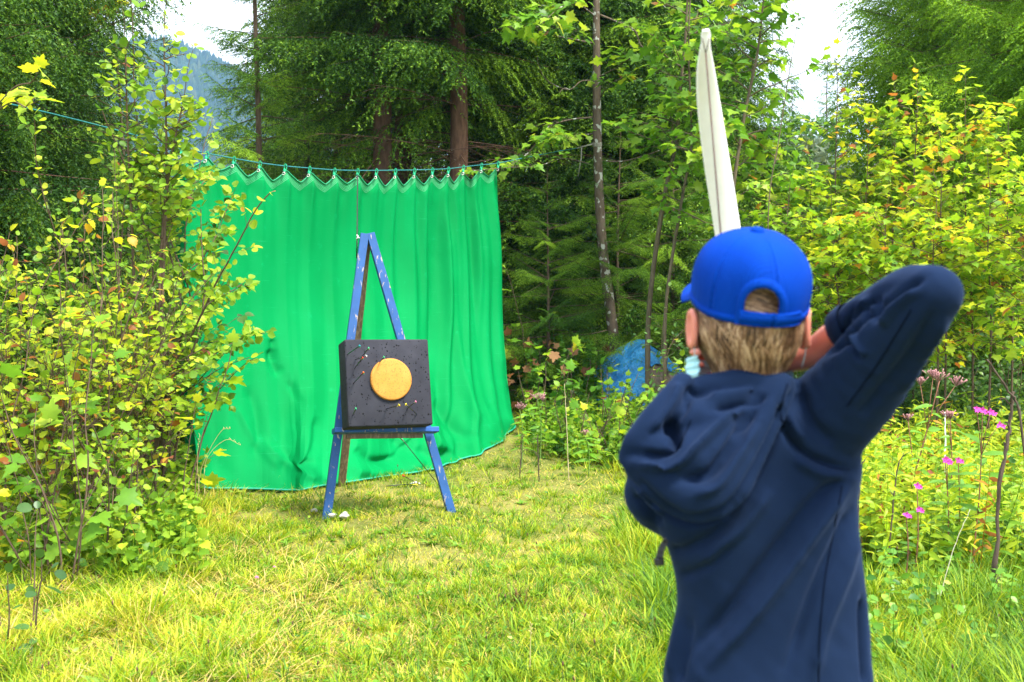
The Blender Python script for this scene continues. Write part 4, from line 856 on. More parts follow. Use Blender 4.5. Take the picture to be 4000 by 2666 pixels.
class Plant:
    def __init__(s, seed, shape=MAPLE, size=.09, tint=(.45, .2), sides=4, petiole=.4, upn=(.0, 0, 1), nj=.5, hang=0.0, szv=.3):
        s.rs = np.random.RandomState(seed); s.wood = []; s.lp = []; s.ld = []; s.ls = []; s.lt = []; s.shape = shape; s.size = size; s.tint = tint
        s.sides = sides; s.pet = petiole; s.upn = np.array(upn, float); s.nj = nj; s.hang = hang; s.szv = szv; s.off = 0.
    def leaf(s, p, d, k=1.0):
        r = s.rs; sz = s.size * k * (1 - s.szv * r.rand() * 1.6)
        d = nrm(np.asarray(d, float) + r.normal(0, .25, 3) - [0, 0, s.hang]); q = p + d * sz * s.pet
        if s.pet > .3: s.wood.append((np.array([p, q]), [.0012 + sz * .004, .001], 3))
        s.lp.append(q); s.ld.append(nrm(d - [0, 0, .25])); s.ls.append(sz); s.lt.append(np.clip(r.normal(*s.tint) + s.off, 0, 1))
    def shoot(s, p, d, L, r0, sub=1, sp=.07, up=.25, pairs=True, start=.15, kids=.5, klen=.5, droop=0.0, leafk=1., wob=.09, angle=.9):
        r = s.rs; n = max(4, int(L / .07)); p = np.array(p, float); d = nrm(np.array(d, float)); pts = [p.copy()]; st = L / n; ds = [d]
        for i in range(n):
            d = nrm(d + r.normal(0, wob, 3) + np.array([0, 0, up * st * 2 - droop * st * 4 * (i / n)])); p = p + d * st; pts.append(p.copy()); ds.append(d)
        pts = np.array(pts); s.wood.append((pts, np.linspace(r0, r0 * .25 + .0008, len(pts)), s.sides if r0 > .004 else 3))
        nn = max(1, int(L * (1 - start) / sp)); ph = r.rand() * 6.3
        s.off = r.normal(0, .10) if sub == 0 else s.off
        for k in range(nn + 1):
            t = start + (1 - start) * k / max(1, nn); f = t * n; i = min(int(f), n - 1); q = pts[i] + (pts[i + 1] - pts[i]) * (f - i); dd = ds[i + 1]
            ph += 1.571 if pairs else 2.4; side = nrm(np.cross(dd, [0.01, 0, 1])); oth = np.cross(side, dd)
            vert = abs(dd[2]) > .6
            for sg in ((1, -1) if pairs else ((1 if k % 2 else -1),)):
                if vert: lat = (side * math.cos(ph) + oth * math.sin(ph)) * sg
                else: lat = side * sg + oth * r.normal(0, .35)
                if sub > 0 and r.rand() < kids and t < .97:
                    s.shoot(q, dd * math.cos(angle) + lat * math.sin(angle), max(.10, L * klen * (1.08 - t) * r.uniform(.6, 1.15)), max(.0016, r0 * .5 * (1.1 - t)), sub - 1, sp, up, pairs, .2 if sub > 1 else .25, kids * .75, klen, droop, leafk, wob, angle)
                elif r.rand() < (.9 if sub == 0 else .5): s.leaf(q, dd * .5 + lat, leafk * (.75 + .5 * r.rand()))
        s.leaf(pts[-1], ds[-1], leafk * .9)
    def build(s, name, label, cat, group, leafm, woodm, base, parts=('stem', 'foliage')):
        root = empty(name, base, label, cat, group); b = MB()
        for pts, rad, sd in s.wood: b.add(*tube(pts, rad, sd, False))
        b.obj(parts[0], woodm, root)
        if s.lp:
            V, F = place_leaves(s.shape, s.lp, s.ld, s.upn + s.rs.normal(0, s.nj, (len(s.lp), 3)), s.ls)
            me = npmesh(parts[1], V, [F], {'tint': np.repeat(s.lt, len(s.shape[0]))}, True, origin=base); link(parts[1], me, leafm, root)
        return root

# ------------------------------------------------------------------ spruces
def spruce_branch(rs, L, droop=.25, hang=.5, sp=.085, nsp=.011, nlen=.021, nw=.0034, fan=.42, dead=False, upturn=.12):
    """needle triangles and wood of one bough along +X"""
    n = 14; u = np.linspace(0, 1, n); sway = rs.normal(0, .12)
    ax = np.stack([L * u, L * sway * u ** 2, L * (.06 * u - droop * u ** 2 + upturn * u ** 3)], -1)
    segs = []; wood = [(ax, np.linspace(.004 + L * .004, .0015, n), 5)]
    us = np.arange(.12, 1, sp / L); us = us + rs.uniform(-.3, .3, len(us)) * sp / L
    for q, uu in enumerate(us):
        for sg in (1, -1):
            if rs.rand() < .12: continue
            p = np.array([np.interp(uu, u, ax[:, k]) for k in range(3)]); ln = L * fan * (1.02 - uu) ** .75 * rs.uniform(.55, 1.1) + .05
            d = nrm(np.array([.62 + .2 * rs.rand(), sg * .75, -.08 - hang * .35 * rs.rand() - .3 * droop])); m_ = max(3, int(ln / .07))
            t = np.linspace(0, 1, m_ + 1)[:, None]; tw = p + d * ln * t + np.array([.12 * ln, 0, -hang * ln]) * t ** 2
            wood.append((tw, [.0022] * (m_ + 1), 3))
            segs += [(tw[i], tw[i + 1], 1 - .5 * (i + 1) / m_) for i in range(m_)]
            for i in range(1, m_ + 1):
                for s2 in (1, -1):
                    if rs.rand() < .25: continue
                    l2 = .05 + ln * .36 * (1 - i / (m_ + 1)) * rs.uniform(.6, 1.2); dd = nrm(tw[i] - tw[i - 1]); la = nrm(np.cross(dd, [0, 0, 1])) * s2
                    e = tw[i] + (dd * .75 + la * .65 + np.array([0, 0, -.15 - hang * .5 * rs.rand()])) * l2
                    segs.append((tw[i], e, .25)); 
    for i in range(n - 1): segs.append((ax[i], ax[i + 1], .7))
    if dead:
        w2 = [wood[0]] + [w_ for w_ in wood[1:] if rs.rand() < .5]; return np.zeros((0, 3)), np.zeros(0), w2
    A = np.array([s_[0] for s_ in segs]); B = np.array([s_[1] for s_ in segs]); sh = np.array([s_[2] for s_ in segs]); ln = np.linalg.norm(B - A, axis=1)
    cnt = np.maximum(2, (ln / nsp).astype(int)); ix = np.repeat(np.arange(len(A)), cnt); off = np.arange(cnt.sum()) - np.repeat(np.cumsum(cnt) - cnt, cnt)
    t = ((off + rs.rand(len(ix)) * .6) / cnt[ix])[:, None]; d = nrm(B - A)[ix]; p = A[ix] + (B - A)[ix] * t
    e1 = nrm(np.cross(d, [0, 0, 1])); e2 = np.cross(e1, d); ph = rs.uniform(0, 2 * np.pi, len(ix)); ph = np.where(rs.rand(len(ix)) < .6, np.where(off % 2, 0, np.pi) + rs.normal(0, .5, len(ix)), ph)
    lat = e1 * np.cos(ph)[:, None] + e2 * np.sin(ph)[:, None]; nd = nrm(d * .75 + lat * .8); w_ = nrm(np.cross(nd, rs.normal(0, 1, (len(ix), 3)))) * nw
    nl = nlen * rs.uniform(.7, 1.2, (len(ix), 1)); V = np.stack([p - w_, p + w_, p + nd * nl], 1).reshape(-1, 3)
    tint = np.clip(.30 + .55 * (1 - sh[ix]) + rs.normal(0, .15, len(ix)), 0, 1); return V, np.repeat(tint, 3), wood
def spruce(name, seed, hgt, Lmax, z0, zdeg, needle, bark, tr=.10, coarse=1.0, droop=.25, hang=.5, dead_below=0, whorl=.24, per=5, z_max=None, fan=.42, lean=0., nv=6, gap=0, sp=.085):
    """a spruce at the origin; returns its Empty with trunk and crown"""
    rs = np.random.RandomState(seed); root = empty(name); b = MB()
    zt = np.linspace(0, hgt, 24); tx = np.stack([lean * zt + .02 * np.sin(zt * 1.3 + seed), .02 * np.sin(zt * 1.1 + 2 * seed), zt], -1)
    b.add(*tube(tx, tr * (1 - zt / hgt * .93) * (1 + .35 * np.exp(-zt / .25)), 14, False)); 
    var = [spruce_branch(rs, 1.5, droop, hang, sp * coarse * .85, .012 * coarse, .027 * (coarse ** .6), .0060 * coarse * (1 if coarse > 1 else .72), fan) for _ in range(nv)]
    dvar = [spruce_branch(rs, 1.2, .1, .2, .14, dead=True, upturn=0) for _ in range(3)] if dead_below else []
    VV, TT = [], []; z = z0
    while z < min(hgt - .1, z_max or 99):
        n_ = per if rs.rand() < .7 else per - 1; a0 = rs.rand() * 6.3
        for k in range(n_):
            az = a0 + k * 6.283 / n_ + rs.normal(0, .25); zz = z + rs.uniform(-.16, .16); L = Lmax * (1 - zz / hgt) ** zdeg * rs.uniform(.72, 1.12) * (1 if zz > z0 + .3 else .8); L = max(L, .12)
            zz = max(zz, .05); de = zz < dead_below; v = (dvar if de else var)[rs.randint(len(dvar if de else var))]; sc = L / (1.2 if de else 1.5); pitch = rs.normal(.0, .20) + .42 * (zz / hgt) ** 2
            Mx = np.array(Matrix.Rotation(az, 3, 'Z') @ Matrix.Rotation(-pitch, 3, 'Y')) * sc; c0 = np.array([np.interp(zz, zt, tx[:, q]) for q in range(3)])
            if de and rs.rand() < .35: continue
            if gap and zz < gap and math.cos(az + math.pi / 2) > .35 and rs.rand() < .85: continue
            if len(v[0]):
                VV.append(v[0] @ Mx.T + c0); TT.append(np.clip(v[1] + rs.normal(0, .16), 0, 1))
            for q, (pts, rad, sd) in enumerate(v[2][:1] if not de else v[2]):
                b.add(*tube(pts @ Mx.T + c0, np.array(rad) * min(1, sc + .2), sd, False))
        z += whorl * rs.uniform(.8, 1.2)
    if tr > 0.16:
        pass
    b.obj('trunk', bark, root)
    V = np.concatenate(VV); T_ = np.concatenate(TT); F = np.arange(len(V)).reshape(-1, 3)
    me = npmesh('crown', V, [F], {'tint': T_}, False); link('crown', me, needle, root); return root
SPR = []
def put_spruce(src, px, Y, label, group, rot=0, sc=1.0, first=[set()], dz=0):
    o = src if id(src) not in first[0] else copy_tree(src); first[0].add(id(src)); p = G(px, Y)
    o.location = (p[0], p[1], p[2] - .05 + dz); o.rotation_euler = (0, 0, rot); o.scale = (sc,) * 3; tag(o, label, 'spruce tree', group); return o
# the spruces
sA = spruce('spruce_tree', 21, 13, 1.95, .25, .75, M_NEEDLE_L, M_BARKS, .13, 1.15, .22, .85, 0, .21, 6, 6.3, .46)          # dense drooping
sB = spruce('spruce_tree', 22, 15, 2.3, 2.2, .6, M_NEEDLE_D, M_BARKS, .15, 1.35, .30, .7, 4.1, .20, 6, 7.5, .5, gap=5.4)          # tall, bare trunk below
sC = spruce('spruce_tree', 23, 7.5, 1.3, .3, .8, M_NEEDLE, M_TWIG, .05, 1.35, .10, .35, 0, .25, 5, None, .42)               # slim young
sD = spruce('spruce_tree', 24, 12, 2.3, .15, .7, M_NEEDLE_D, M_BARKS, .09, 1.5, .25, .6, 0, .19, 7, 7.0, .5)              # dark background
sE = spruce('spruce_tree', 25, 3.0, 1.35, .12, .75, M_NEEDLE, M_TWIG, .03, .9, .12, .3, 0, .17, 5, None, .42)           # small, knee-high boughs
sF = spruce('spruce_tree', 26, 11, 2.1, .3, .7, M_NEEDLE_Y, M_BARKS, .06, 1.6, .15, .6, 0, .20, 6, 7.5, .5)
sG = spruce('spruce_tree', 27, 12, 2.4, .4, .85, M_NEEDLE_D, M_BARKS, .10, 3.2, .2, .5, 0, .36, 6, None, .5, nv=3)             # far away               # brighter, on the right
gl, gb, gr_, gd, gs_, gf = 'spruces at the left edge', 'tall spruces behind the curtain', 'spruces behind the yellow saplings', 'dark spruces filling the wood', 'low spruces beside the grey trunk', 'distant conifers in the gap'
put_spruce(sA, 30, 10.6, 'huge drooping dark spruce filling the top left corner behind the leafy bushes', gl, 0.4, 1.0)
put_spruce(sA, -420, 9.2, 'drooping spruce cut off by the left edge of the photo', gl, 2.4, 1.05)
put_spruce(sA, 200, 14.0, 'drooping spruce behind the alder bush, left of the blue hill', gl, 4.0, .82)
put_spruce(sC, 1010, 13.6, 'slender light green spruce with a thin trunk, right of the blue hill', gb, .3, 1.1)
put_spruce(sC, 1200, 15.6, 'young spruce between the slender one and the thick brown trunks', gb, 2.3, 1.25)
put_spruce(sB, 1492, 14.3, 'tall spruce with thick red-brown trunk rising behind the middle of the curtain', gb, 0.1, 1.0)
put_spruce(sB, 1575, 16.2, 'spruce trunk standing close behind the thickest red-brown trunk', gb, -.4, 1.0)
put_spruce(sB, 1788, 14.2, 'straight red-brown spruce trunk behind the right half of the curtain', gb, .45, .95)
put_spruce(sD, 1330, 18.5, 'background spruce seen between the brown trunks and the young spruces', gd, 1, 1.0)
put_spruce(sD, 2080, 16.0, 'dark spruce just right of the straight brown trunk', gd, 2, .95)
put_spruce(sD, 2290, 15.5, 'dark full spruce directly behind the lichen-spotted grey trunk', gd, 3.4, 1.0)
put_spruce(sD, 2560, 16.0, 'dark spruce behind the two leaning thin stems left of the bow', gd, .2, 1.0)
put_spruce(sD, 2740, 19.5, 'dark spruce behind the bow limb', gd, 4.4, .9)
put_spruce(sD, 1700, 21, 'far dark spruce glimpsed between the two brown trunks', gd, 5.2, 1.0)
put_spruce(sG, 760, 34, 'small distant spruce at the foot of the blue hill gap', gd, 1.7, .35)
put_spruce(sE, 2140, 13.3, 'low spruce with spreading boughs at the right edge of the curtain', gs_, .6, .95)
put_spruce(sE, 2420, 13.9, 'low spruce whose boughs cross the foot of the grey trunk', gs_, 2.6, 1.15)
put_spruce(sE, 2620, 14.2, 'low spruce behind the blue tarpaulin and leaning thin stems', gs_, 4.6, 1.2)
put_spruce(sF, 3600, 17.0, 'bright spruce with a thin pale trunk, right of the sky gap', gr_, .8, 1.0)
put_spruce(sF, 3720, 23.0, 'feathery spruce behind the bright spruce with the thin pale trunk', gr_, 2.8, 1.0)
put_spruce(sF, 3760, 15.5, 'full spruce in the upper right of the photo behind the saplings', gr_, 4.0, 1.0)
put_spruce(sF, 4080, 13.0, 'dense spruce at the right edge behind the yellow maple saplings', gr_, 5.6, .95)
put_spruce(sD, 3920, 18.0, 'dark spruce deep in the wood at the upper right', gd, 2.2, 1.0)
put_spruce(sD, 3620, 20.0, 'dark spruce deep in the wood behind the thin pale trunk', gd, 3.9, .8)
for k, (px, Y, sc, lab) in enumerate([(3085, 62, 1.0, 'pointed dark conifer at the left of the far gap below the sky'), (3155, 70, .95, 'tall distant conifer in the middle of the sky gap'), (3222, 66, 1.15, 'distant conifer at the right of the sky gap'), (2990, 58, .8, 'distant conifer half hidden beside the bow'), (3300, 60, .95, 'distant conifer merging into the right-hand spruces')]):
    put_spruce(sG, px, Y, lab, gf, k * 1.3, sc * 1.18)

# ------------------------------------------------------------------ grey trunked maple
base = G(2402, 13.6)
pl = Plant(5, MAPLE, .145, (.5, .17), petiole=.55, nj=.4)
tk = [base - [0, 0, .1], P(2402, 1380, 13.6), P(2380, 1180, 13.6), P(2352, 950, 13.6), P(2338, 700, 13.6), P(2332, 450, 13.6), P(2330, 200, 13.6), P(2330, -60, 13.6), P(2335, -400, 13.6), P(2350, -900, 13.6)]
q_ = interp_poly(tk, 60); pl.wood.append((q_, np.interp(np.linspace(0, 1, 60), [0, .15, .6, 1], [.085, .066, .048, .028]) , 14))
def bough(pl, pts, Y0, Y1, r0, leaves=True, sp=.11, ln=.26, kk=1., frm=.25, leafy=0):
    n = len(pts); w3 = np.array([P(x, y, Y0 + (Y1 - Y0) * i / (n - 1)) for i, (x, y) in enumerate(pts)]); c_ = interp_poly(w3, n * 5); pl.wood.append((c_, np.linspace(r0, .003, len(c_)), 6))
    if not leaves: return
    L = np.concatenate([[0], np.cumsum(np.linalg.norm(np.diff(c_, axis=0), axis=1))]); s = L[-1] * frm
    while s < L[-1]:
        i = min(np.searchsorted(L, s), len(c_) - 1); d = nrm(c_[i] - c_[i - 1]); sd_ = nrm(np.cross(d, [0, 0, 1]))
        for sg in (1, -1):
            if pl.rs.rand() < .8: pl.shoot(c_[i], d * .6 + sd_ * sg * .9 + [0, 0, .2], ln * pl.rs.uniform(.5, 1.2), .003, 0, .09, .1, True, .4, 0, 0, .3, kk)
        s += sp * pl.rs.uniform(.8, 1.5)
    if leafy:
        for q in np.arange(frm * L[-1], L[-1], leafy):
            i = min(np.searchsorted(L, q), len(c_) - 1); d = nrm(c_[i] - c_[i - 1]); sg = 1 if int(q / leafy) % 2 else -1; pl.off = pl.rs.normal(0, .12); pl.leaf(c_[i], d * .7 + nrm(np.cross(d, [0, 1, .2])) * sg * .9 + pl.rs.normal(0, .3, 3), 1.0)
    pl.shoot(c_[-1], d, ln * .6, .003, 0, .07, .1, True, .2, 0, 0, .3, kk)
bough(pl, [(2314, 459), (2220, 470), (2135, 500), (2095, 560), (2050, 610), (2001, 640)], 13.6, 12.9, .012, True, .16, .22, .9)
bough(pl, [(2314, 523), (2270, 530), (2200, 545), (2130, 540)], 13.6, 13.0, .009, True, .14, .25, 1.0)
bough(pl, [(2314, 169), (2240, 155), (2161, 137), (2090, 105), (2040, 77)], 13.6, 12.8, .012, True, .14, .28, 1.1, .15)
bough(pl, [(2320, 60), (2260, 20), (2190, 30), (2130, 80)], 13.6, 12.6, .010, True, .14, .3, 1.1)
bough(pl, [(2346, 60), (2420, 90), (2480, 121), (2505, 180), (2560, 205), (2610, 200)], 13.6, 13.0, .014, True, .2, .22)
bough(pl, [(2340, 300), (2400, 270), (2460, 230), (2500, 220)], 13.6, 12.9, .008, True, .14, .25, 1.1)
bough(pl, [(2352, 628), (2400, 632), (2450, 628), (2530, 605), (2600, 580)], 13.6, 13.2, .010, False); bough(pl, [(2314, 316), (2270, 318), (2225, 351), (2170, 335), (2129, 306), (2105, 260), (2097, 217)], 13.6, 13.0, .008, False)
bough(pl, [(2225, 351), (2205, 345), (2185, 362)], 13.3, 13.1, .004, False); bough(pl, [(2345, 380), (2380, 330), (2440, 300)], 13.6, 13.0, .007, True, .16, .2, .9); bough(pl, [(2345, -40), (2420, -60), (2520, -40), (2600, 30)], 13.6, 12.8, .012, True, .15, .3, 1.1)
bough(pl, [(2300, 640), (2200, 620), (2100, 650), (1990, 655), (1850, 668)], 13.4, 12.2, .006, True, .22, .16, .7)
pl.build('maple_tree', 'maple with a grey trunk spotted by white lichen, holding the right end of the rope', 'maple tree', 'maples in the clearing', M_LG, M_BARKM, base, ('trunk', 'foliage'))
# rope wound on the trunk and its knot branchlet
b = MB(); c0 = P(2333, 565, 13.6)
for k in range(4): 
    a = np.linspace(0, 6.4, 20); b.add(*tube(np.stack([c0[0] + .054 * np.cos(a), c0[1] + .054 * np.sin(a), c0[2] + .012 * k - .02 + .01 * np.sin(a)], -1), .006, 5, False))
b.add(*tube([P(2255, 580, 13.55), P(2290, 570, 13.55), c0 + [-.05, -.02, 0]], .010, 6)); b.add(*tube([P(2272, 578, 13.53), P(2270, 620, 13.53), P(2258, 690, 13.53)], [.008, .008, .006], 6))
o_ = b.obj('cord_binding', plain('grey_cord', (.30, .28, .24), .8), origin=c0); tag(o_, 'grey cord wound round the grey trunk, tying off the teal rope', 'cord')

# ------------------------------------------------------------------ thin leaning stems with big maple leaves left and right of the bow
def stem_tree(seed, pts, Y, r0, label, nb, bl, size, tint, leafm, group, sub=1, woodm=None, frm=.2, kids=.45, shape=MAPLE, name='maple_sapling', upn=(0, 0, 1), sp=.10, k_up=.12, pet=.5, droop=.15, cat='maple sapling', nj=.38):
    pl = Plant(seed, shape, size, tint, petiole=pet, nj=nj, upn=upn); w3 = [P(x, y, Y) for x, y in pts]; w3[0][2] = float(H(w3[0][0], w3[0][1])) - .03; c_ = interp_poly(w3, 50)
    pl.wood.append((c_, np.linspace(r0, r0 * .3, 50), 8)); rs = pl.rs
    for k in range(nb):
        t = frm + (1 - frm) * (k + rs.rand() * .6) / nb; i = min(int(t * 49), 48); a = rs.rand() * 6.283
        pl.shoot(c_[i], [math.cos(a), math.sin(a), .45], bl * (1.1 - .7 * t) * rs.uniform(.6, 1.2), max(.003, r0 * .35), sub, sp, k_up, True, .2, kids, .5, droop)
    pl.shoot(c_[-1], c_[-1] - c_[-2], .35, .004, 0, .08)
    return pl.build(name, label, cat, group, leafm, woodm or M_TWIGG, w3[0])
gm = 'maples in the clearing'
stem_tree(31, [(2532, 1500), (2535, 1215), (2590, 800), (2640, 560), (2655, 380), (2683, 64), (2690, -300)], 12.4, .032, 'thin brown maple stem leaning right, just left of the bow', 20, .85, .13, (.42, .17), M_LG, gm, frm=.42, kids=.5)
stem_tree(32, [(2600, 1480), (2600, 1215), (2660, 800), (2700, 560), (2690, 200), (2700, -100)], 12.0, .022, 'second thin maple stem beside the bow, partly hidden by its limb', 17, .75, .125, (.45, .17), M_LG, gm, frm=.4, kids=.5)
stem_tree(33, [(2820, 1450), (2850, 900), (2900, 500), (2960, 200), (2990, -80)], 11.6, .026, 'leafy green maple just right of the bow, reaching into the sky gap', 30, 1.0, .13, (.48, .17), M_LG, gm, frm=.25, kids=.55)
stem_tree(34, [(2960, 1450), (2990, 1000), (3010, 760), (3040, 560)], 12.2, .02, 'lower maple crown right of the bow below the sky gap', 26, .95, .12, (.50, .17), M_LG, gm, frm=.2, kids=.5)
stem_tree(35, [(3040, 1400), (3000, 900), (3050, 500), (3120, 60), (3150, -120)], 10.5, .007, 'bare thin twig with few small dark leaves against the sky gap', 9, .30, .065, (.2, .15), M_LD, gm, 1, frm=.72, kids=.3, shape=ALDER, name='alder_sapling', cat='alder sapling')
stem_tree(36, [(2480, 60), (2478, -50), (2470, -300)], 12.8, .02, 'green maple branches hanging in from above, between grey trunk and bow', 1, .2, .12, (.4, .17), M_LG, gm, frm=.6) if False else None

# ------------------------------------------------------------------ yellow maple saplings on the right
gy = 'yellowing maple saplings on the right'
YS = [ # px base, px top, y top, depth, branches, length, tint, seed, label
    (3270, 3272, 330, 11.5, 34, .62, .62, 'tall narrow yellow maple sapling below the right end of the sky gap'),
    (3560, 3585, 400, 11.0, 34, .75, .74, 'tall yellow maple sapling with the topmost pale yellow leaves, centre right'),
    (3480, 3500, 470, 11.6, 28, .7, .66, 'maple sapling with big yellow-green leaves left of the tallest yellow one'),
    (3800, 3770, 430, 10.6, 30, .75, .72, 'yellow maple sapling with scattered orange leaves toward the right'),
    (3690, 3680, 640, 10.2, 26, .7, .70, 'bushy yellow sapling between the two tallest yellow maples on the right'),
    (3950, 3940, 560, 10.4, 28, .75, .62, 'yellow-green maple sapling close to the right edge'),
    (3380, 3390, 640, 11.0, 28, .7, .66, 'medium yellow maple sapling behind the raised elbow'),
    (3180, 3170, 720, 11.4, 30, .7, .56, 'green-yellow sapling above and right of the blue cap'),
    (3060, 3080, 800, 10.9, 26, .65, .50, 'pale green sapling immediately right of the cap'),
    (3860, 3870, 780, 9.8, 24, .65, .68, 'lower yellow sapling with orange tips near the right edge'),
    (3480, 3460, 850, 10.0, 26, .65, .68, 'low yellow sapling with brown-orange leaves above the forearm'),
    (3280, 3260, 900, 10.2, 26, .65, .60, 'low leafy sapling between cap and forearm'),
    (4040, 4030, 700, 9.4, 24, .6, .45, 'greener sapling cut by the right edge'),
    (3660, 3650, 900, 9.7, 24, .6, .66, 'low yellow sapling just above the elbow'),
]
for k, (pb, pt, yt, Y, nb, bl, ti, lab) in enumerate(YS):
    stem_tree(60 + k, [(pb, 1560), ((pb * 2 + pt) / 3 + 8, 1250), ((pb + pt * 2) / 3 - 8, (1200 + yt) / 2), (pt, yt - 10)], Y, .012, lab, nb, bl * 1.1, .095, (ti - .13, .22), M_LY, gy, 1, M_TWIG, .22, .5, sp=.09)
# small leaved understorey shrubs, right
gh = 'small leaved shrubs at the wood edge'
def shrub(name, seed, px, Y, h, nst, spread, size, tint, leafm, label, group, shape=HAZEL, cat='hazel bush', sub=2, sp=.052, kids=.42, klen=.42, woodm=None, leafk=1., nj=.42, tilt=(0, 0), pet=.35, start=.12, pairs=False, upn=(0, -.25, 1), up=.12, r0=.007):
    b0 = G(px, Y); pl = Plant(seed, shape, size, tint, petiole=pet, nj=nj, upn=upn); rs = pl.rs
    for k in range(nst):
        a = 6.283 * k / nst + rs.normal(0, .4); s_ = spread * rs.uniform(.2, 1.1); p0 = b0 + [.12 * math.cos(a), .12 * math.sin(a), -.02]
        pl.shoot(p0, [s_ * math.cos(a) + tilt[0], s_ * math.sin(a) + tilt[1], 1], h * rs.uniform(.6, 1.08), r0 * rs.uniform(.6, 1.2), sub, sp, up, pairs, start, kids, klen, .05, leafk, .07, .75)
    return pl.build(name, label, cat, group, leafm, woodm or M_TWIG, b0)
shrub('dogwood_bush', 101, 3170, 10.8, 1.7, 7, .35, .07, (.35, .2), M_LD, 'pale leaved bush right behind the cap and below the sky gap', gh, ALDER, 'bush')
shrub('dogwood_bush', 102, 3900, 11.2, 1.5, 7, .4, .07, (.3, .2), M_LD, 'dull green bush low at the right edge behind the pink flowers', gh, ALDER, 'bush')
shrub('dogwood_bush', 103, 3620, 11.6, 1.2, 6, .4, .07, (.5, .2), M_LD, 'low bush under the saplings, right of the upper arm', gh, ALDER, 'bush')
shrub('dogwood_bush', 104, 3400, 12.4, 1.5, 6, .4, .08, (.5, .2), M_LH, 'bush behind the forearm among the yellow saplings', gh, HAZEL, 'bush')
shrub('dogwood_bush', 105, 2665, 11.2, 1.45, 6, .3, .065, (.55, .2), M_LD, 'thin pale leaved bush left of the ear and blue mask', gh, ALDER, 'bush', kids=.25)
shrub('hazel_bush', 106, 2790, 10.4, 1.5, 6, .3, .075, (.55, .2), M_LY, 'yellow-green bush hidden partly by the head', gh)
shrub('hazel_bush', 107, 2560, 10.7, 1.0, 6, .45, .085, (.42, .18), M_LH, 'hazel with arching leafy shoots in front of the blue tarpaulin', gh, kids=.12)
shrub('hazel_bush', 108, 2400, 11.0, .85, 6, .5, .085, (.42, .18), M_LH, 'small hazel at the lower left of the blue tarpaulin', gh, kids=.2)
shrub('maple_seedling', 109, 2195, 10.9, .85, 4, .25, .12, (.38, .12), M_LG, 'maple seedling with large pale leaves right of the curtain foot', gh, MAPLE, 'maple seedling', 1, .12, .3)
shrub('maple_seedling', 110, 2020, 13.0, 1.9, 3, .15, .13, (.45, .25), M_LG, 'maple seedling with brown curled leaves along the right edge of the curtain', gh, MAPLE, 'maple seedling', 1, .13, .4)
shrub('maple_seedling', 111, 2330, 11.3, .75, 4, .35, .11, (.42, .2), M_LG, 'maple seedling between curtain and tarpaulin with toothed pale leaves', gh, MAPLE, 'maple seedling', 1, .12, .3)
shrub('rowan_seedling', 112, 2250, 12.4, 1.1, 3, .2, .05, (.3, .1), M_LD, 'rowan seedling with fine leaflets in the dark gap left of the grey trunk', gh, LANCE, 'rowan seedling', 2, .05, .35)


for k, (px, Y, h, lab) in enumerate([(2110, 11.9, 1.0, 'maple seedling close to the curtain, over the fallen brown leaves'), (2270, 10.6, .6, 'low maple seedling before the dark gap left of the grey trunk'), (2400, 10.2, .55, 'low seedling left of the hazel shoots'), (2650, 10.0, .8, 'leafy seedling beside the left shoulder of the archer'), (2540, 9.7, .5, 'small seedling in the grass just left of the hood')]):
    shrub('maple_seedling', 150 + k, px, Y, h, 5, .3, .10, (.45, .2), M_LG if k % 2 else M_LY, lab, gh, MAPLE, 'maple seedling', 1, .09, .35)

# ------------------------------------------------------------------ bushes on the left
gL = 'hazel and maple bushes on the left'
shrub('alder_bush', 120, 545, 8.0, 3.45, 6, .12, .078, (.45, .18), M_LH, 'tall alder with rounded leaves rising highest before the blue hill', gL, ALDER, 'alder bush', 2, .06, .55, .26, pet=.25, upn=(.2, -.5, .6), nj=.5, r0=.012)
shrub('alder_bush', 121, 600, 8.3, 2.85, 5, .10, .078, (.45, .18), M_LH, 'alder branching over the left end of the rope and curtain', gL, ALDER, 'alder bush', 2, .06, .55, .28, pet=.25, upn=(.2, -.5, .6), nj=.5, r0=.010)
shrub('hazel_bush', 122, 380, 7.3, 2.3, 10, .30, .056, (.56, .22), M_LH, 'dense yellow-green hazel in the middle of the left thicket', gL)
shrub('hazel_bush', 123, 470, 7.7, 1.95, 8, .32, .053, (.58, .22), M_LH, 'yellow-green hazel against the left edge of the curtain', gL)
shrub('hazel_bush', 124, 270, 6.9, 2.2, 10, .30, .056, (.58, .22), M_LH, 'hazel with many thin dark stems left of the middle hazel', gL)
shrub('hazel_bush', 125, 60, 6.6, 2.1, 10, .35, .072, (.66, .2), M_LY, 'yellowing bush with orange leaves at the left edge of the photo', gL)
shrub('hazel_bush', 126, -150, 6.9, 2.3, 8, .35, .07, (.6, .2), M_LH, 'bush cut off by the left edge above the orange leaves', gL)
shrub('maple_sapling', 127, 190, 5.9, 1.4, 7, .25, .12, (.46, .14), M_LG, 'maple sapling with large pale leaves and dark stems, nearest in the left thicket', gL, MAPLE, 'maple sapling', 1, .13, .4, pet=.6)
shrub('maple_sapling', 128, 665, 7.6, 1.15, 4, .3, .11, (.55, .15), M_LY, 'maple sapling with pointed yellow-green leaves low against the curtain', gL, MAPLE, 'maple sapling', 1, .11, .4, pet=.5, tilt=(.15, 0))
shrub('hazel_bush', 129, 450, 6.9, 1.2, 7, .45, .053, (.55, .2), M_LH, 'low leafy hazel at the foot of the left thicket', gL)
shrub('hazel_bush', 130, 360, 6.3, 1.0, 7, .45, .064, (.5, .2), M_LH, 'low green bush below the middle hazel', gL)
shrub('hazel_bush', 131, 150, 9.5, 2.6, 7, .30, .06, (.5, .2), M_LG, 'tall bush in front of the drooping dark spruce', gL)
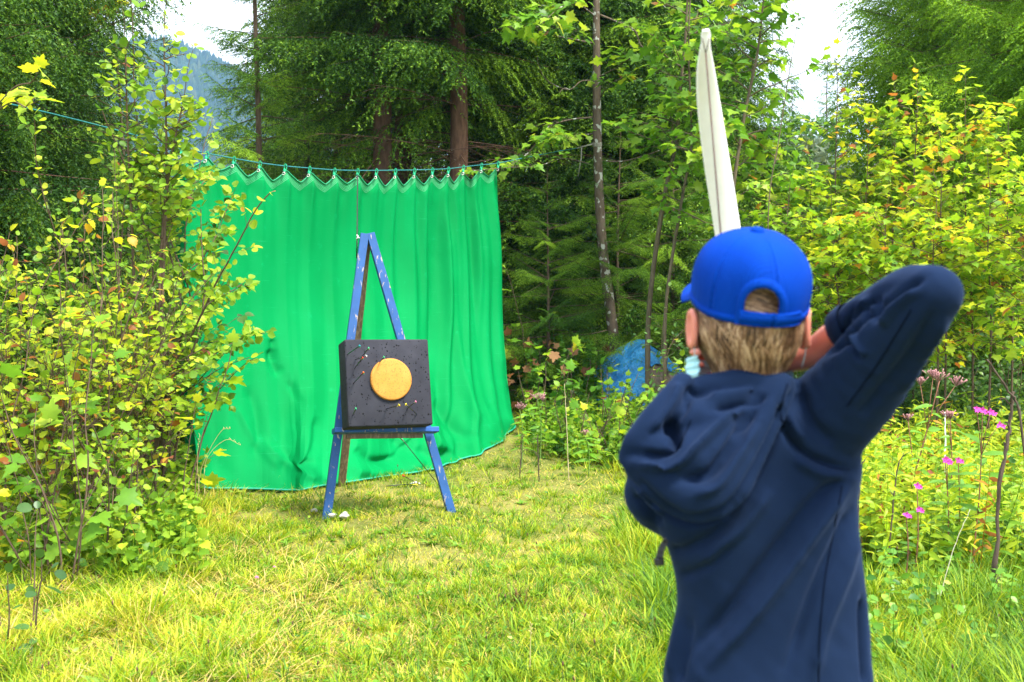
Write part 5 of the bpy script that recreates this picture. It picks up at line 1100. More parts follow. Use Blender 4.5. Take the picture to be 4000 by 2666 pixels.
shrub('hazel_bush', 132, 500, 9.3, 2.3, 8, .4, .09, (.35, .2), M_LD, 'darker bush behind the hazels left of the curtain', gL)
shrub('bramble', 133, 40, 5.0, .62, 4, .5, .075, (.3, .2), M_LD, 'low bramble with dull mottled leaves in the bottom left corner', gL, ALDER, 'bramble', 1, .07, .3)
# leafy upper shoots of the alder in front of the hill
for k, (pts, lab) in enumerate([([(540, 1700), (520, 1000), (500, 560), (490, 200)], 'alder shoot with bright rounded leaves, leftmost before the hill gap'), ([(600, 1700), (640, 1000), (650, 600), (640, 150)], 'tallest alder shoot, its pale leaves standing before the blue hill'), ([(600, 1700), (630, 1000), (670, 620), (720, 380)], 'alder shoot leaning right above the left end of the curtain')]):
    stem_tree(145 + k, pts, 7.9, .014, lab, 32, .38, .072, (.5, .17), M_LH, gL, 1, M_TWIG, .38, .45, ALDER, 'alder_bush', (.2, -.5, .7), .07, .3, .3, .05, 'alder bush', .5)
# sprays reaching over the cloth, and the maple spray at the left edge
pl = Plant(140, HAZEL, .085, (.42, .14), petiole=.25, nj=.45, upn=(.1, -.6, .7)); b0 = G(640, 8.1)
for pts, Y0, Y1 in ([[(690, 1330), (760, 1240), (840, 1170), (900, 1140), (945, 1110)], 8.1, 8.5], [[(700, 1090), (780, 1020), (830, 950), (860, 880), (905, 770)], 8.1, 8.5], [[(660, 1520), (780, 1430), (860, 1370), (930, 1330), (1000, 1308)], 7.9, 8.3], [[(650, 900), (720, 790), (790, 720), (810, 680)], 8.1, 8.5], [[(640, 1650), (740, 1600), (800, 1560), (860, 1570)], 7.8, 8.0]):
    bough(pl, pts, Y0, Y1, .0045, True, .07, .13, .9, .02, .028)
for x, y in ((690, 1330), (700, 1090), (660, 1520), (650, 900), (640, 1650)): pl.wood.append((interp_poly([b0, (b0 + P(x, y, 8.0)) / 2 + [-.05, 0, .05], P(x, y, 8.1 if y < 1400 else 7.85)], 14), np.linspace(.008, .005, 14), 5))
pl.build('hazel_bush', 'hazel whose long leafy twigs reach right across the green curtain', 'hazel bush', gL, M_LH, M_TWIG, b0)
pl = Plant(141, MAPLE, .095, (.74, .08), petiole=.6, nj=.35, upn=(0, -.5, .8)); b0 = G(-120, 4.9)
pl.wood.append((interp_poly([b0, P(-140, 1200, 4.9), P(-120, 800, 4.9), P(-60, 480, 4.9)], 20), np.linspace(.012, .006, 20), 6))
bough(pl, [(-60, 480), (0, 400), (60, 340), (120, 325)], 4.9, 4.8, .003, True, .16, .08, .9, .5); bough(pl, [(-80, 560), (-10, 440), (50, 400), (100, 420)], 4.9, 4.7, .003, True, .16, .08, .9, .5)
pl.build('maple_sapling', 'maple whose spotted yellow leaves hang in at the upper left edge', 'maple sapling', gL, M_LY, M_TWIG, b0)
stem_tree(142, [(560, 1700), (500, 900), (470, 400), (440, 60), (430, -80)], 11.0, .02, 'bright yellow maple top between the big spruce and the hill gap', 16, .45, .10, (.86, .07), M_LY, gL, 1, frm=.72)

# ------------------------------------------------------------------ broad trees in the far gap
def far_tree(px, Y, h, r, seed, leafm, label, tint):
    rs = np.random.RandomState(seed); b0 = G(px, Y); root = empty('broadleaf_tree', b0, label, 'tree', 'rounded trees in the far gap'); b = MB(); b.add(*tube([b0, b0 + [0, 0, h * .5]], [.3, .15], 8)); b.obj('trunk', M_TWIG, root)
    ns = 26; cs = rs.normal(0, 1, (ns, 3)); cs = nrm(cs) * rs.uniform(.3, 1, (ns, 1)) * [r, r, h * .42] + b0 + [0, 0, h * .58]; n = 9000; ci = rs.randint(ns, size=n); p = cs[ci] + nrm(rs.normal(0, 1, (n, 3))) * rs.uniform(.6, 1, (n, 1)) * r * .42 * rs.uniform(.6, 1.2, (ns, 1))[ci]
    V, F = place_leaves(SMALL, p, rs.normal(0, 1, (n, 3)), rs.normal(0, .6, (n, 3)) + [0, 0, 1], rs.uniform(.16, .32, n)); me = npmesh('crown', V, [F], {'tint': np.repeat(np.clip(rs.normal(tint, .15, n) + rs.normal(0, .1, ns)[ci], 0, 1), len(SMALL[0]))}, True, origin=b0); link('crown', me, leafm, root)
M_LFAR = leaf_mat('grey_green_far_leaves', [(0, (.05, .085, .045)), (.6, (.12, .16, .085)), (1, (.22, .26, .12))], .2, .6, .2)
far_tree(3145, 42, 7.2, 2.6, 1, M_LFAR, 'grey-green rounded tree far away below the sky gap', .5); far_tree(3060, 50, 9.3, 3.0, 2, M_LD, 'dark green rounded tree behind the grey-green one', .45); far_tree(3250, 48, 8.0, 2.8, 3, M_LFAR, 'dull rounded tree right of the grey-green one', .6); far_tree(2960, 40, 6.5, 2.5, 4, M_LD, 'dark rounded tree behind the leafy maple by the bow', .5)
far_tree(760, 38, 4.6, 2.6, 5, M_LG, 'green rounded tree low in the hill gap above the curtain end', .4); far_tree(620, 34, 5.0, 2.4, 6, M_LG, 'yellow-green tree low in the hill gap behind the alder', .6)

# ------------------------------------------------------------------ grass
rs = np.random.RandomState(77)
def path_mask(x, y):
    """1 in the mown clearing, 0 in the long growth at its sides"""
    r = .55 + .28 * (y - 5) * .25 - .02 * (y - 8) - 1.1 * ss((y - 9.6) / 1.6); l = -1.15 - .13 * (y - 5)
    l = np.where(y > 8.2, -2.1 + 0 * y, l); e = .25 * (vnoise(x * 1.7, y * 1.7) - .5)
    return ss((r + e - x) / .45 + .5) * ss((x - l + e) / .4 + .5)
def field(n, ylo, yhi, pw=1.6):
    u = rs.rand(n); y = (ylo ** (1 - pw) + u * (yhi ** (1 - pw) - ylo ** (1 - pw))) ** (1 / (1 - pw)); x = (rs.rand(n) * 1.06 - .53) * y * .95; return x, y
def blades(x, y, L, wdt, tint, lean=.35, seg=3, curl=.5, ang=None):
    n = len(x); z = H(x, y) - .005; a = rs.uniform(0, 2 * np.pi, n) if ang is None else ang; ld = np.stack([np.cos(a), np.sin(a), np.zeros(n)], 1); le = np.abs(rs.normal(lean, .25, n)) if np.isscalar(lean) else lean; cu_ = rs.uniform(.2, 1, n) * curl
    w = np.stack([-np.sin(a), np.cos(a), np.zeros(n)], 1); tw = rs.normal(0, .5, n)[:, None]; w = nrm(w + ld * tw); rows = []
    for k in range(seg + 1):
        t = k / seg; hgt = L * (t - .5 * cu_ * t ** 2 * np.minimum(le + .4, 1.35)); out = L * (le * t + cu_ * t ** 2 * .6); c_ = np.stack([x, y, z + hgt], 1) + ld * out[:, None]; wk = (wdt * (1 - t ** 2.2 * .92) * .5)[:, None] * w; rows += [c_ - wk, c_ + wk]
    V = np.stack(rows, 1).reshape(-1, 3); m_ = 2 * (seg + 1); b_ = np.arange(n)[:, None] * m_ + (np.arange(seg) * 2)[None]; b_ = b_.ravel()
    return V, np.stack([b_, b_ + 1, b_ + 3, b_ + 2], -1), np.repeat(tint, m_)
def tufts(cx, cy, per, spread, L, w, tint, tj, lean, seg, curl, lj=.3):
    """blades growing out of tufts centred at cx, cy; L, w, tint per tuft"""
    k = np.repeat(np.arange(len(cx)), per); n = len(k); a = rs.uniform(0, 2 * np.pi, n); r = np.abs(rs.normal(0, 1, n)) * spread[k]
    x, y = cx[k] + r * np.cos(a), cy[k] + r * np.sin(a); a = a + rs.normal(0, .5, n)
    return blades(x, y, L[k] * rs.uniform(1 - lj, 1 + lj, n), w[k] * rs.uniform(.6, 1.3, n), np.clip(tint[k] + rs.normal(0, tj, n), 0, 1), np.abs(rs.normal(lean, .22, n)), seg, curl, a)
M_GR = leaf_mat('grass_blades', [(0, (.02, .085, .006)), (.3, (.13, .27, .008)), (.55, (.36, .45, .012)), (.78, (.62, .52, .05)), (1, (.66, .46, .20))], .3, .5, .22)
# fine thatch of the mown middle
x, y = field(170000, 3.6, 14.5, 1.9); pm = path_mask(x, y); k_ = rs.rand(len(x)) < .25 + .75 * pm; x, y = x[k_], y[k_]
straw = ss((vnoise(x * 1.5 + 7, y * 1.5, 31) * .6 + vnoise(x * 5, y * 5, 32) * .4 - .44) / .16)
V, F, T_ = blades(x, y, rs.uniform(.012, .035, len(x)), rs.uniform(.003, .006, len(x)), np.clip(rs.normal(.48, .16, len(x)) + .30 * straw, 0, 1), .9, 2, .6)
tag(link('short_grass', npmesh('short_grass', V, [F], {'tint': T_}), M_GR), 'short trodden yellow-green grass covering the middle of the clearing', 'grass', kind='stuff')
# tufts in the mown middle
cx, cy = field(12500, 3.6, 14, 1.75); pm = path_mask(cx, cy); st_ = ss((vnoise(cx * 1.5 + 7, cy * 1.5, 31) * .6 + vnoise(cx * 5, cy * 5, 32) * .4 - .44) / .16); k_ = rs.rand(len(cx)) < (.3 + .7 * pm) * (1 - .5 * st_); cx, cy = cx[k_], cy[k_]; n = len(cx)
sz = rs.uniform(.5, 1.3, n) ** 1.5; V, F, T_ = tufts(cx, cy, 15, .012 + .022 * sz, .03 + .042 * sz, .0042 + .003 * rs.rand(n), np.clip(rs.normal(.36, .16, n), .05, .75), .11, .55, 3, .8)
tag(link('grass_tufts', npmesh('grass_tufts', V, [F], {'tint': T_}), M_GR), 'small fresh green tufts standing out of the mown grass', 'grass', kind='stuff')
# long growth at both sides
cx, cy = field(7600, 3.4, 15.5, 1.45); pm = path_mask(cx, cy); left = cx < -.5; k_ = rs.rand(len(cx)) < (1 - pm); cx, cy, pm, left = cx[k_], cy[k_], pm[k_], left[k_]; n = len(cx); pn2 = vnoise(cx * 2.3, cy * 2.3, 9); pn = vnoise(cx * 1.2, cy * 1.2, 8)
Lh = rs.uniform(.10, .24, n) * (.55 + .9 * pn2) * (1 - .35 * pm) * np.where(left, .56, .92) * np.where(cy > 11, .8, 1)
V, F, T_ = tufts(cx, cy, 20, .02 + .03 * rs.rand(n), Lh, .004 + .0045 * rs.rand(n), np.clip(rs.normal(.28, .12, n) + .45 * (pn - .45) + np.where(left, .11, .02), 0.02, .95), .10, .42, 4, 1.0)
tag(link('long_grass', npmesh('long_grass', V, [F], {'tint': T_}), M_GR), 'long bright green grass bending at both sides of the clearing', 'grass', kind='stuff')
# dry straw lying in the turf, most of it on the left bank
x, y = field(30000, 3.6, 12, 1.8); pm = path_mask(x, y); pn = vnoise(x * 1.4, y * 1.4, 21) * .6 + vnoise(x * 4, y * 4, 22) * .3 + .35 * ((x < -.8) & (y < 8)) * (1 - pm); k_ = pn > .50; x, y = x[k_], y[k_]; lf = x < -.9
V, F, T_ = blades(x, y, rs.uniform(.025, .07, len(x)) * np.where(lf, 2.0, 1), rs.uniform(.003, .006, len(x)), np.clip(rs.normal(.93, .08, len(x)), 0, 1), 1.5, 3, 1.3)
tag(link('dry_grass', npmesh('dry_grass', V, [F], {'tint': T_}), M_GR), 'straw coloured dry grass blades lying through the turf', 'grass', kind='stuff')
# rosettes of plantain and dandelion
cx, cy = field(900, 3.7, 12, 1.8); n = len(cx); k = np.repeat(np.arange(n), 8); a = np.tile(np.arange(8) * .785, n) + rs.normal(0, .3, len(k)) + k; nn_ = len(k); el = rs.uniform(.25, 1.1, nn_)
M_HB = leaf_mat('herb_leaves', [(0, (.04, .16, .012)), (.5, (.15, .34, .02)), (.85, (.34, .50, .05)), (1, (.6, .5, .12))], .35, .42, .35)
V, F = place_leaves(LANCE, np.stack([cx[k], cy[k], H(cx[k], cy[k]) + .004], 1), np.stack([np.cos(a), np.sin(a), el], 1), np.tile([0, 0, 1.], (nn_, 1)) + rs.normal(0, .25, (nn_, 3)), (rs.uniform(.04, .10, n) * (1 - .3 * path_mask(cx, cy)))[k] * rs.uniform(.7, 1.2, nn_))
tag(link('herb_rosettes', npmesh('herb_rosettes', V, [F], {'tint': np.repeat(np.clip(rs.normal(.5, .15, n)[k] + rs.normal(0, .08, nn_), 0, 1), len(LANCE[0]))}, True), M_HB), 'rosettes of narrow upright plantain and dandelion leaves in the turf', 'ground cover', kind='stuff')
# plantain heads
M_SEEDH = plain('brown_seed_head', (.10, .05, .03), .8); b = MB(); cx, cy = field(150, 3.8, 10, 1.7)
for q in range(150):
    p0 = np.array([cx[q], cy[q], float(H(cx[q], cy[q]))]); h_ = rs.uniform(.06, .2); d_ = nrm(np.array([rs.normal(0, .2), rs.normal(0, .2), 1])); b.add(*tube([p0, p0 + d_ * h_], [.0009, .0008], 3, False)); b.add(*tube([p0 + d_ * h_, p0 + d_ * (h_ + .006), p0 + d_ * (h_ + .014), p0 + d_ * (h_ + .02)], [.001, .004, .0035, .0008], 5))
tag(b.obj('seed_heads', M_SEEDH), 'small dark brown plantain heads on thin stems in the turf', 'seed heads', kind='stuff')
# broad low leaves in the turf: plantain, clover, dandelion
x, y = field(9000, 3.6, 13, 1.7); pn = vnoise(x * 2.1, y * 2.1, 12); k_ = (pn > .40) & (rs.rand(len(x)) < .75); x, y = x[k_], y[k_]; n = len(x); a = rs.uniform(0, 6.28, n)
V, F = place_leaves(SMALL, np.stack([x, y, H(x, y) + rs.uniform(.004, .05, n)], 1), np.stack([np.cos(a), np.sin(a), rs.uniform(0, .8, n)], 1), rs.normal(0, .3, (n, 3)) + [0, 0, 1], rs.uniform(.012, .034, n))
tag(link('low_herbs', npmesh('low_herbs', V, [F], {'tint': np.repeat(np.clip(rs.normal(.5, .2, n), 0, 1), len(SMALL[0]))}, True), M_HB), 'clover and plantain leaves spread through the turf', 'ground cover', kind='stuff')
# knee-high weeds at the wood edge and right-hand meadow
def weeds(name, n, xr, yr, hr_, label, size, seed, matl, tint, shape=LANCE, dens=None):
    rs_ = np.random.RandomState(seed); X = []; D = []; U = []; S_ = []; T2 = []; b = MB(); c = 0; tries = 0
    while c < n and tries < 20 * n:
        tries += 1; y_ = rs_.uniform(*yr); px = rs_.uniform(*xr); p = G(px, y_)
        if path_mask(p[0:1], p[1:2])[0] > .35: continue
        c += 1; h = rs_.uniform(*hr_); d = nrm(np.array([rs_.normal(0, .15), rs_.normal(0, .15), 1])); b.add(*tube([p, p + d * h], [.0028, .0012], 3, False), rs_.rand()); ph = rs_.rand() * 6; t0 = rs_.normal(tint, .15)
        for q in range(int(h / .055)):
            t = .25 + .75 * q / max(1, int(h / .055)); ph += 1.57
            for s_ in (0, math.pi): X.append(p + d * h * t); D.append([math.cos(ph + s_), math.sin(ph + s_), rs_.uniform(-.6, .9)]); U.append(rs_.normal(0, .55, 3) + [0, -.5, 1]); S_.append(size * rs_.uniform(.5, 1.2) * (1.15 - .5 * t)); T2.append(np.clip(t0 + rs_.normal(0, .12), 0, 1))
    V, F = place_leaves(shape, X, D, np.array(U), S_); b.add(V, [F], np.repeat(T2, len(shape[0]))); o = link(name, b.mesh(name, True), matl); tag(o, label, 'weeds', kind='stuff')
weeds('undergrowth', 900, (2045, 2850), (9.8, 13.0), (.10, .36), 'leafy undergrowth along the wood edge between the curtain and the archer', .07, 1, M_LH, .34, HAZEL)
weeds('meadow_weeds', 850, (3050, 4150), (6.3, 11.5), (.15, .6), 'leafy weeds and yellow herbs in the meadow right of the archer', .075, 2, M_LH, .55, HAZEL)
weeds('meadow_weeds', 420, (3050, 4150), (6.0, 10.5), (.25, .75), 'narrow leaved weeds standing in the meadow right of the archer', .10, 12, M_LY, .62, LANCE)
weeds('undergrowth', 75, (2060, 2330), (12.4, 13.8), (.4, .95), 'taller leafy growth in the dark gap right of the curtain', .085, 13, M_LG, .25, MAPLE)
weeds('meadow_weeds', 150, (3350, 4150), (4.6, 7.0), (.1, .35), 'pale green broad leaved weeds in the long grass at lower right', .06, 3, M_HB, .5, SMALL)
weeds('undergrowth', 800, (-150, 760), (6.0, 9.5), (.1, .38), 'mixed leaves and stems under the left thicket', .075, 4, M_LH, .42, HAZEL)
weeds('undergrowth', 1000, (2700, 4150), (10.5, 13.5), (.2, .8), 'shaded undergrowth beneath the yellow maple saplings', .08, 5, M_LD, .5, HAZEL)

# ------------------------------------------------------------------ individual flowers, dead stalks, tarpaulin
M_PINK = plain('magenta_petal', (.65, .06, .38), .5, .3, .12); M_DUSK = plain('dusty_pink_flowerhead', (.34, .17, .17), .8, .1, .4, 90); M_STEMR = plain('reddish_stem', (.24, .10, .06), .6); M_STEMG = plain('green_stem', (.14, .24, .05), .6)
def blossom(b, c, r, rs_):
    for k in range(5):
        a = k * 1.257 + rs_.rand() * .5; d = nrm(np.array([math.cos(a), -.45, math.sin(a) * .9])); V, F = place_leaves(SMALL, [c], [d], np.array([[0, -1, .3]]), [r * rs_.uniform(.9, 1.4)]); b.add(V * 1.0, [F])
def balsam(seed, tips, base, Y, label, leaves=9, ls=.12):
    rs_ = np.random.RandomState(seed); b0 = P(*base, Y); b0[2] = float(H(b0[0], b0[1])); root = empty('balsam_plant', b0, label, 'flowering plant', 'pink balsams in the meadow'); b = MB(); top = P(*tips[0], Y)
    q = interp_poly([b0, (b0 + top) / 2 + [.015, 0, 0], top], 16); b.add(*tube(q, np.linspace(.005, .0025, 16), 5))
    for t in tips[1:]: tt2 = P(*t, Y - .02); b.add(*tube([q[11], (q[11] + tt2) / 2 + [0, 0, .02], tt2], [.003, .002, .0015], 4))
    b.obj('stem', M_STEMR, root); X = []; D = []; 
    for k in range(leaves):
        t = .35 + .6 * k / leaves; a = k * 2.3; X.append(q[int(t * 15)]); D.append([math.cos(a), math.sin(a) * .6 - .2, .35])
    V, F = place_leaves(LANCE, X, D, rs_.normal(0, .3, (leaves, 3)) + [0, -.4, 1], np.full(leaves, ls) * rs_.uniform(.7, 1.2, leaves)); b = MB(); b.add(V, [F], .35); b.obj('foliage', M_HB, root)
    for t in tips: b = MB(); blossom(b, P(*t, Y - .03), .018 * Y / 6, rs_); blossom(b, P(t[0] + 14, t[1] + 6, Y - .01), .013 * Y / 6, rs_); b.obj('blossom', M_PINK, root)
balsam(1, [(3838, 1605), (3870, 1610), (3905, 1660), (3815, 1598)], (3795, 2050), 6.2, 'tall balsam with the biggest magenta flower cluster, beside the dead leaning stick', 11, .15)
balsam(2, [(3692, 1797), (3700, 1800)], (3700, 2080), 6.3, 'balsam with a small magenta flower, left one of the middle pair'); balsam(3, [(3743, 1797)], (3735, 2080), 6.35, 'balsam with a single magenta flower, right one of the middle pair')
balsam(4, [(3582, 1898), (3590, 1990)], (3570, 2130), 6.0, 'low pale pink balsam close to the right side of the hoodie', 6, .08)

balsam(5, [(3540, 2010)], (3535, 2100), 6.0, 'tiny pale pink balsam flower low in the grass by the hoodie', 5, .07)
def agrimony(seed, heads, base, Y, label, mat_s=M_STEMR):
    rs_ = np.random.RandomState(seed); b0 = P(*base, Y); b0[2] = float(H(b0[0], b0[1])); root = empty('hemp_agrimony', b0, label, 'flowering plant', 'dusty pink flowerheads'); b = MB(); top = P(*heads[0][:2], Y); q = interp_poly([b0, b0 * .45 + top * .55 + [.02, 0, .02], top - [0, 0, .03]], 18); b.add(*tube(q, np.linspace(.0055, .003, 18), 5))
    for h in heads[1:]: t = P(*h[:2], Y); b.add(*tube([q[11], (q[11] + t) / 2, t - [0, 0, .02]], [.003, .0022, .0018], 4))
    b.obj('stem', mat_s, root)
    for h in heads:
        c = P(*h[:2], Y); b = MB(); n = 26
        for k in range(n):
            o = rs_.normal(0, 1, 3) * [h[2], h[2] * .7, h[2] * .4]; b.add(*tube([c - [0, 0, .03], c + o * .7, c + o + [0, 0, .014]], [.0008, .0012, .0042], 4))
        b.obj('flowerhead', M_DUSK, root)
    X = []; D = []
    for k in range(14):
        t = .3 + .65 * k / 14; a = (k // 2) * 1.57 + (k % 2) * 3.14 + .3; X.append(q[int(t * 17)]); D.append([math.cos(a), math.sin(a), .1])
    V, F = place_leaves(LANCE, X, D, rs_.normal(0, .3, (14, 3)) + [0, -.4, 1], rs_.uniform(.07, .13, 14)); b = MB(); b.add(V, [F], .45); b.obj('foliage', M_HB, root)
agrimony(1, [(3670, 1470, .032), (3595, 1488, .02), (3735, 1490, .025), (3645, 1460, .02)], (3480, 1980), 6.8, 'tall leaning plant with dusty pink flowerheads beside the upper arm')
agrimony(2, [(3712, 1622, .022), (3700, 1620, .018)], (3700, 1900), 7.2, 'shorter plant with one dusty pink head left of the magenta flowers'); agrimony(3, [(3548, 1630, .016)], (3560, 1850), 7.4, 'small dusty pink head low against the right arm')
agrimony(4, [(2100, 1548, .03), (2120, 1556, .02)], (2110, 1830), 10.2, 'dusty pink head nearest the lower right corner of the curtain', M_STEMG); agrimony(5, [(2030, 1588, .028)], (2038, 1850), 10.0, 'dusty pink head touching the right edge of the curtain', M_STEMG); agrimony(6, [(2285, 1690, .018)], (2300, 1850), 9.6, 'tiny pink head between curtain and archer', M_STEMG)
def stalk(pts, Y, r, label, name='dead_stalk', cat='dead stalk', matl=M_DEAD, Y1=None, group='dead stalks and sticks', twigs=0, seed=0):
    rs_ = np.random.RandomState(seed); n = len(pts); w3 = [P(a, b_, Y + ((Y1 or Y) - Y) * i / (n - 1)) for i, (a, b_) in enumerate(pts)]; w3[0][2] = min(w3[0][2], float(H(w3[0][0], w3[0][1]))); q = interp_poly(w3, 24); q[1:-1] += rs_.normal(0, r * .35, (22, 3)); b = MB(); b.add(*tube(q, np.linspace(r, r * .5, 24) * (1 + .15 * rs_.normal(0, 1, 24)), 7))
    for k in range(twigs): i = rs_.randint(6, 22); d = nrm(np.array([rs_.normal(), rs_.normal() * .5, .8])); b.add(*tube([q[i], q[i] + d * .05, q[i] + d * .08 + [0, 0, -.03]], [r * .4, r * .3, r * .5], 4))
    o = b.obj(name, matl, origin=w3[0]); tag(o, label, cat, group)
stalk([(3885, 2060), (3905, 1900), (3935, 1740), (3950, 1620), (3958, 1530)], 5.6, .012, 'thick dead branch standing upright behind the magenta flowers', 'dead_branch', 'branch', twigs=3, seed=1)
stalk([(4070, 1780), (3990, 1660), (3940, 1530), (3855, 1405)], 5.6, .008, 'dead stick leaning across the upright dead branch', 'dead_branch', 'branch', seed=2)
stalk([(3465, 1990), (3500, 1870), (3530, 1770)], 6.2, .005, 'black withered stalk right of the hoodie side', twigs=5, seed=3); stalk([(3345, 1925), (3360, 1860), (3380, 1795)], 6.4, .004, 'thin black stalk touching the hoodie side', twigs=4, seed=4)
stalk([(2225, 1930), (2215, 1700), (2205, 1500)], 9.4, .004, 'thin straw coloured stem standing left of the archer', matl=plain('straw_stem', (.5, .38, .24), .8), seed=5); stalk([(2030, 1850), (2036, 1760), (2040, 1700)], 9.6, .006, 'dark withered stalk beside the curtain foot', twigs=7, seed=6); stalk([(2105, 1860), (2102, 1760), (2100, 1700)], 9.4, .006, 'dark withered stalk between curtain and archer', twigs=7, seed=7)

rs = np.random.RandomState(41); q0 = gp(2030, 2368, 0); k = 46; V, F, T_ = blades(q0[0] + rs.normal(0, .018, k), q0[1] + rs.normal(0, .018, k), rs.uniform(.04, .13, k), rs.uniform(.004, .009, k), rs.rand(k), .22, 3, .3)
tag(link('withered_tuft', npmesh('withered_tuft', V - q0, [F], {'tint': T_}), leaf_mat('withered_brown', [(0, (.05, .03, .01)), (1, (.22, .13, .05))], .1, .7, .1)), 'brown withered tuft in the middle of the mown grass', 'plant'); C.scene.objects['withered_tuft'].location = q0
stalk([(3790, 1990), (3720, 2160), (3650, 2330)][::-1], 5.4, .0025, 'long pale grass stalk leaning in the lower right grass', matl=plain('pale_stalk', (.55, .5, .35), .8), seed=9)
stalk([(3694, 1760), (3692, 1680), (3691, 1610)], 7.6, .006, 'short white-grey stick standing in the right meadow', matl=plain('white_stick', (.7, .7, .68), .7), seed=10)
# seeding grass stalks at the left end of the cloth and in the turf
M_STRAW = plain('straw_seedhead', (.46, .36, .16), .8)
for k, (pts, Y, lab) in enumerate([([(770, 1960), (790, 1820), (860, 1690), (900, 1675)], 7.3, 'arching grass seed stalk in front of the lower left curtain'), ([(800, 1950), (805, 1800), (880, 1720), (940, 1740)], 7.4, 'second arching seed stalk at the curtain foot'), ([(780, 1930), (770, 1800), (780, 1700)], 7.5, 'upright seed stalk between bush and curtain'), ([(1830, 2330), (1836, 2280), (1840, 2230)], 5.4, 'short seed stalk left of the brown dock tuft'), ([(2070, 2610), (2072, 2520), (2075, 2440)], 4.4, 'dark seed stalk at the bottom centre')]):
    b = MB(); w3 = [P(a, c_, Y) for a, c_ in pts]; q = interp_poly(w3, 20); b.add(*tube(q, np.linspace(.002, .001, 20), 4))
    for j in range(14, 20): b.add(*tube([q[j], q[j] + [.006 * (-1) ** j, 0, .012]], [.002, .001], 4))
    tag(b.obj('seed_stalk', M_STRAW, origin=w3[0]), lab, 'grass stalk', 'grass seed stalks')
# clover blossoms
for k, (px, py, lab) in enumerate([(2548, 2312, 'pink clover blossom left of the hoodie hem'), (1003, 2258, 'pink clover blossom in the turf below the left thicket'), (1072, 2218, 'small pink clover blossom near the left path edge')]):
    q = gp(px, py, .05); root = empty('clover', [q[0], q[1], q[2] - .05], lab, 'clover', 'clover blossoms'); b = MB(); b.add(*tube([q - [0, 0, .05], q], [.0012, .0012], 4)); b.obj('stem', M_STEMG, root); rs_ = np.random.RandomState(k); b = MB()
    for j in range(40): d = nrm(rs_.normal(0, 1, 3)); d[2] = abs(d[2]); b.add(*tube([q, q + d * .011], [.001, .002], 4))
    b.obj('blossom', plain('clover_pink', (.6, .22, .35), .7), root)
# blue tarpaulin over a heap
cx, cyy = G(2440, 13.1)[:2]; n1 = 90; uu, vv = np.meshgrid(np.linspace(-1, 1, n1), np.linspace(-1, 1, n1)); 
ang_ = R(18); X = uu * .78; Yv = vv * .8; hx = 1 - np.abs(uu + .0) ** 1.6; ridge = .80 * (1 - .80 * np.abs(uu - .25) ** 1.1) * np.clip(1 - np.abs(vv) ** 1.5, 0, 1)
Z = np.maximum(ridge, .0) + .035 * (vnoise(uu * 9, vv * 9, 1) - .5) + .03 * np.abs(np.sin(uu * 13 + vv * 7 + 2 * vnoise(uu * 4, vv * 4, 3))) + .02 * np.abs(np.sin(vv * 22 - uu * 5 + 3 * vnoise(uu * 5, vv * 5, 4)))
wx, wy = cx + X * math.cos(ang_) - Yv * math.sin(ang_) , cyy + .15 + X * math.sin(ang_) + Yv * math.cos(ang_); wz = H(wx, wy) + Z * .95
i = (np.arange(n1 - 1)[:, None] * n1 + np.arange(n1 - 1)[None]).ravel(); m, nt, o = mat('blue_tarpaulin'); f = noise(nt, 5, 5); f2n = noise(nt, 24, 3, dist=.8)
principled(nt, o, ramp(nt, f, [(.3, (.008, .14, .38)), (.7, (.03, .28, .58))]), .38, .5, bump(nt, f2n, .9, .04)); keep_ = ((uu ** 2 + vv ** 2 < 1.25) & ~((vv < -.55) & (uu > .1)))[:-1, :-1].ravel(); i = i[keep_]
F = np.stack([i, i + 1, i + n1 + 1, i + n1], -1); Vt = np.stack([wx, wy, wz + .012], -1).reshape(-1, 3)
tp = link('tarpaulin', npmesh('tarpaulin', np.concatenate([Vt, Vt - [0, 0, .004]]), [F, F[:, ::-1] + len(Vt)]), m); tag(tp, 'crumpled blue tarpaulin draped over a heap behind the bushes', 'tarpaulin')
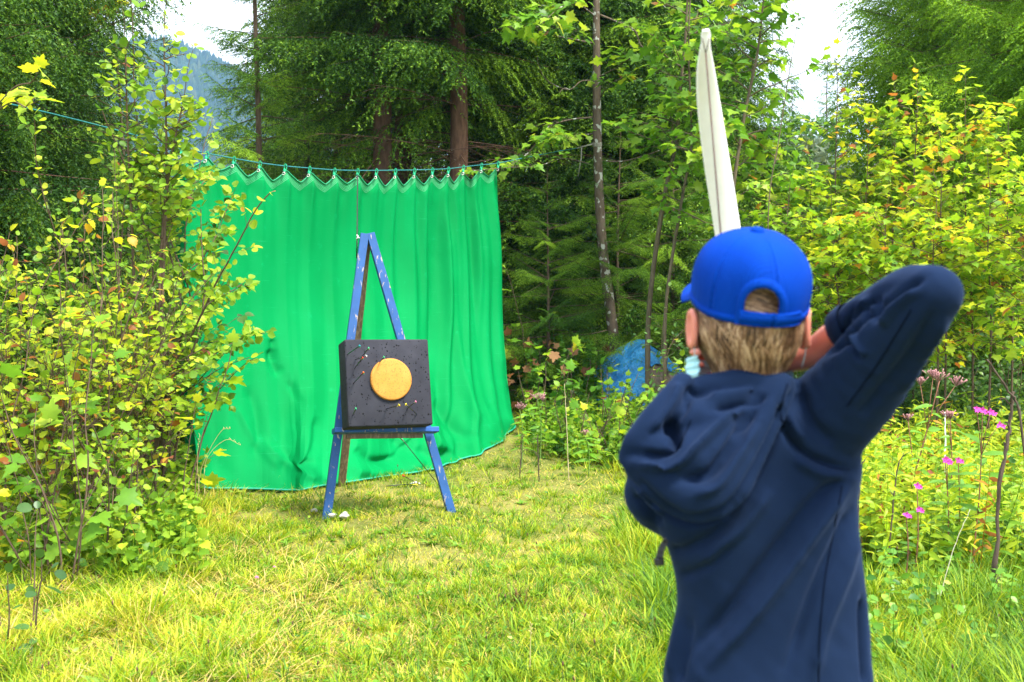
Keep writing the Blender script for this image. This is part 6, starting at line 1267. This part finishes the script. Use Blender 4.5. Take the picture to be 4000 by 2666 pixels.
hz_ = np.maximum(Z * .95 - .05, -.05); m2 = bark_mat('heap_of_stones_and_wood', (.10, .07, .055), (.25, .19, .15), 12)
j = (np.arange(n1 - 1)[:, None] * n1 + np.arange(n1 - 1)[None]).ravel(); tag(link('wood_heap', npmesh('wood_heap', np.stack([wx, wy, H(wx, wy) + hz_ + .03 * np.abs(np.sin(uu * 20)) * (vnoise(uu * 12, vv * 12, 7))], -1).reshape(-1, 3), [np.stack([j, j + 1, j + n1 + 1, j + n1], -1)]), m2), 'brown heap showing below the lower edge of the blue tarpaulin', 'heap')
# fallen brown leaves in the undergrowth
rs = np.random.RandomState(9); M_BL = leaf_mat('withered_leaves', [(0, (.16, .07, .035)), (1, (.42, .22, .10))], .2, .7, .1); n = 90; X = np.array([G(px, yy) for px, yy in zip(rs.uniform(1990, 2400, n), rs.uniform(12.3, 13.6, n))]); X[:, 2] += rs.uniform(.0, .9, n) ** 1.5
V, F = place_leaves(MAPLE, X, rs.normal(0, 1, (n, 3)), rs.normal(0, 1, (n, 3)), rs.uniform(.06, .13, n)); tag(link('withered_leaves', npmesh('withered_leaves', V, [F], {'tint': np.repeat(rs.rand(n), len(MAPLE[0]))}), M_BL), 'curled brown leaves caught in the undergrowth right of the curtain', 'dead leaves', kind='stuff')

# ------------------------------------------------------------------ air
def haze_box(x0, x1, y0, y1, z0, z1, dens, col):
    V = np.array([(x, y, z) for z in (z0, z1) for y in (y0, y1) for x in (x0, x1)]); F = [[0, 2, 3, 1], [4, 5, 7, 6], [0, 1, 5, 4], [2, 6, 7, 3], [0, 4, 6, 2], [1, 3, 7, 5]]
    m, nt, o = mat('haze'); pv = nt.nodes.new('ShaderNodeVolumePrincipled'); pv.inputs['Color'].default_value = (*col, 1); pv.inputs['Density'].default_value = dens; pv.inputs['Anisotropy'].default_value = .2; nt.links.new(pv.outputs[0], o.inputs['Volume'])
    tag(link('haze', npmesh('haze', V, [F], smooth=False), m), 'blue summer air veiling the far hill', 'haze', kind='stuff')
HAZE = True
if HAZE: haze_box(-1700, 1700, -1000, 3200, -60, 245, .00035, (.36, .64, 1.0))
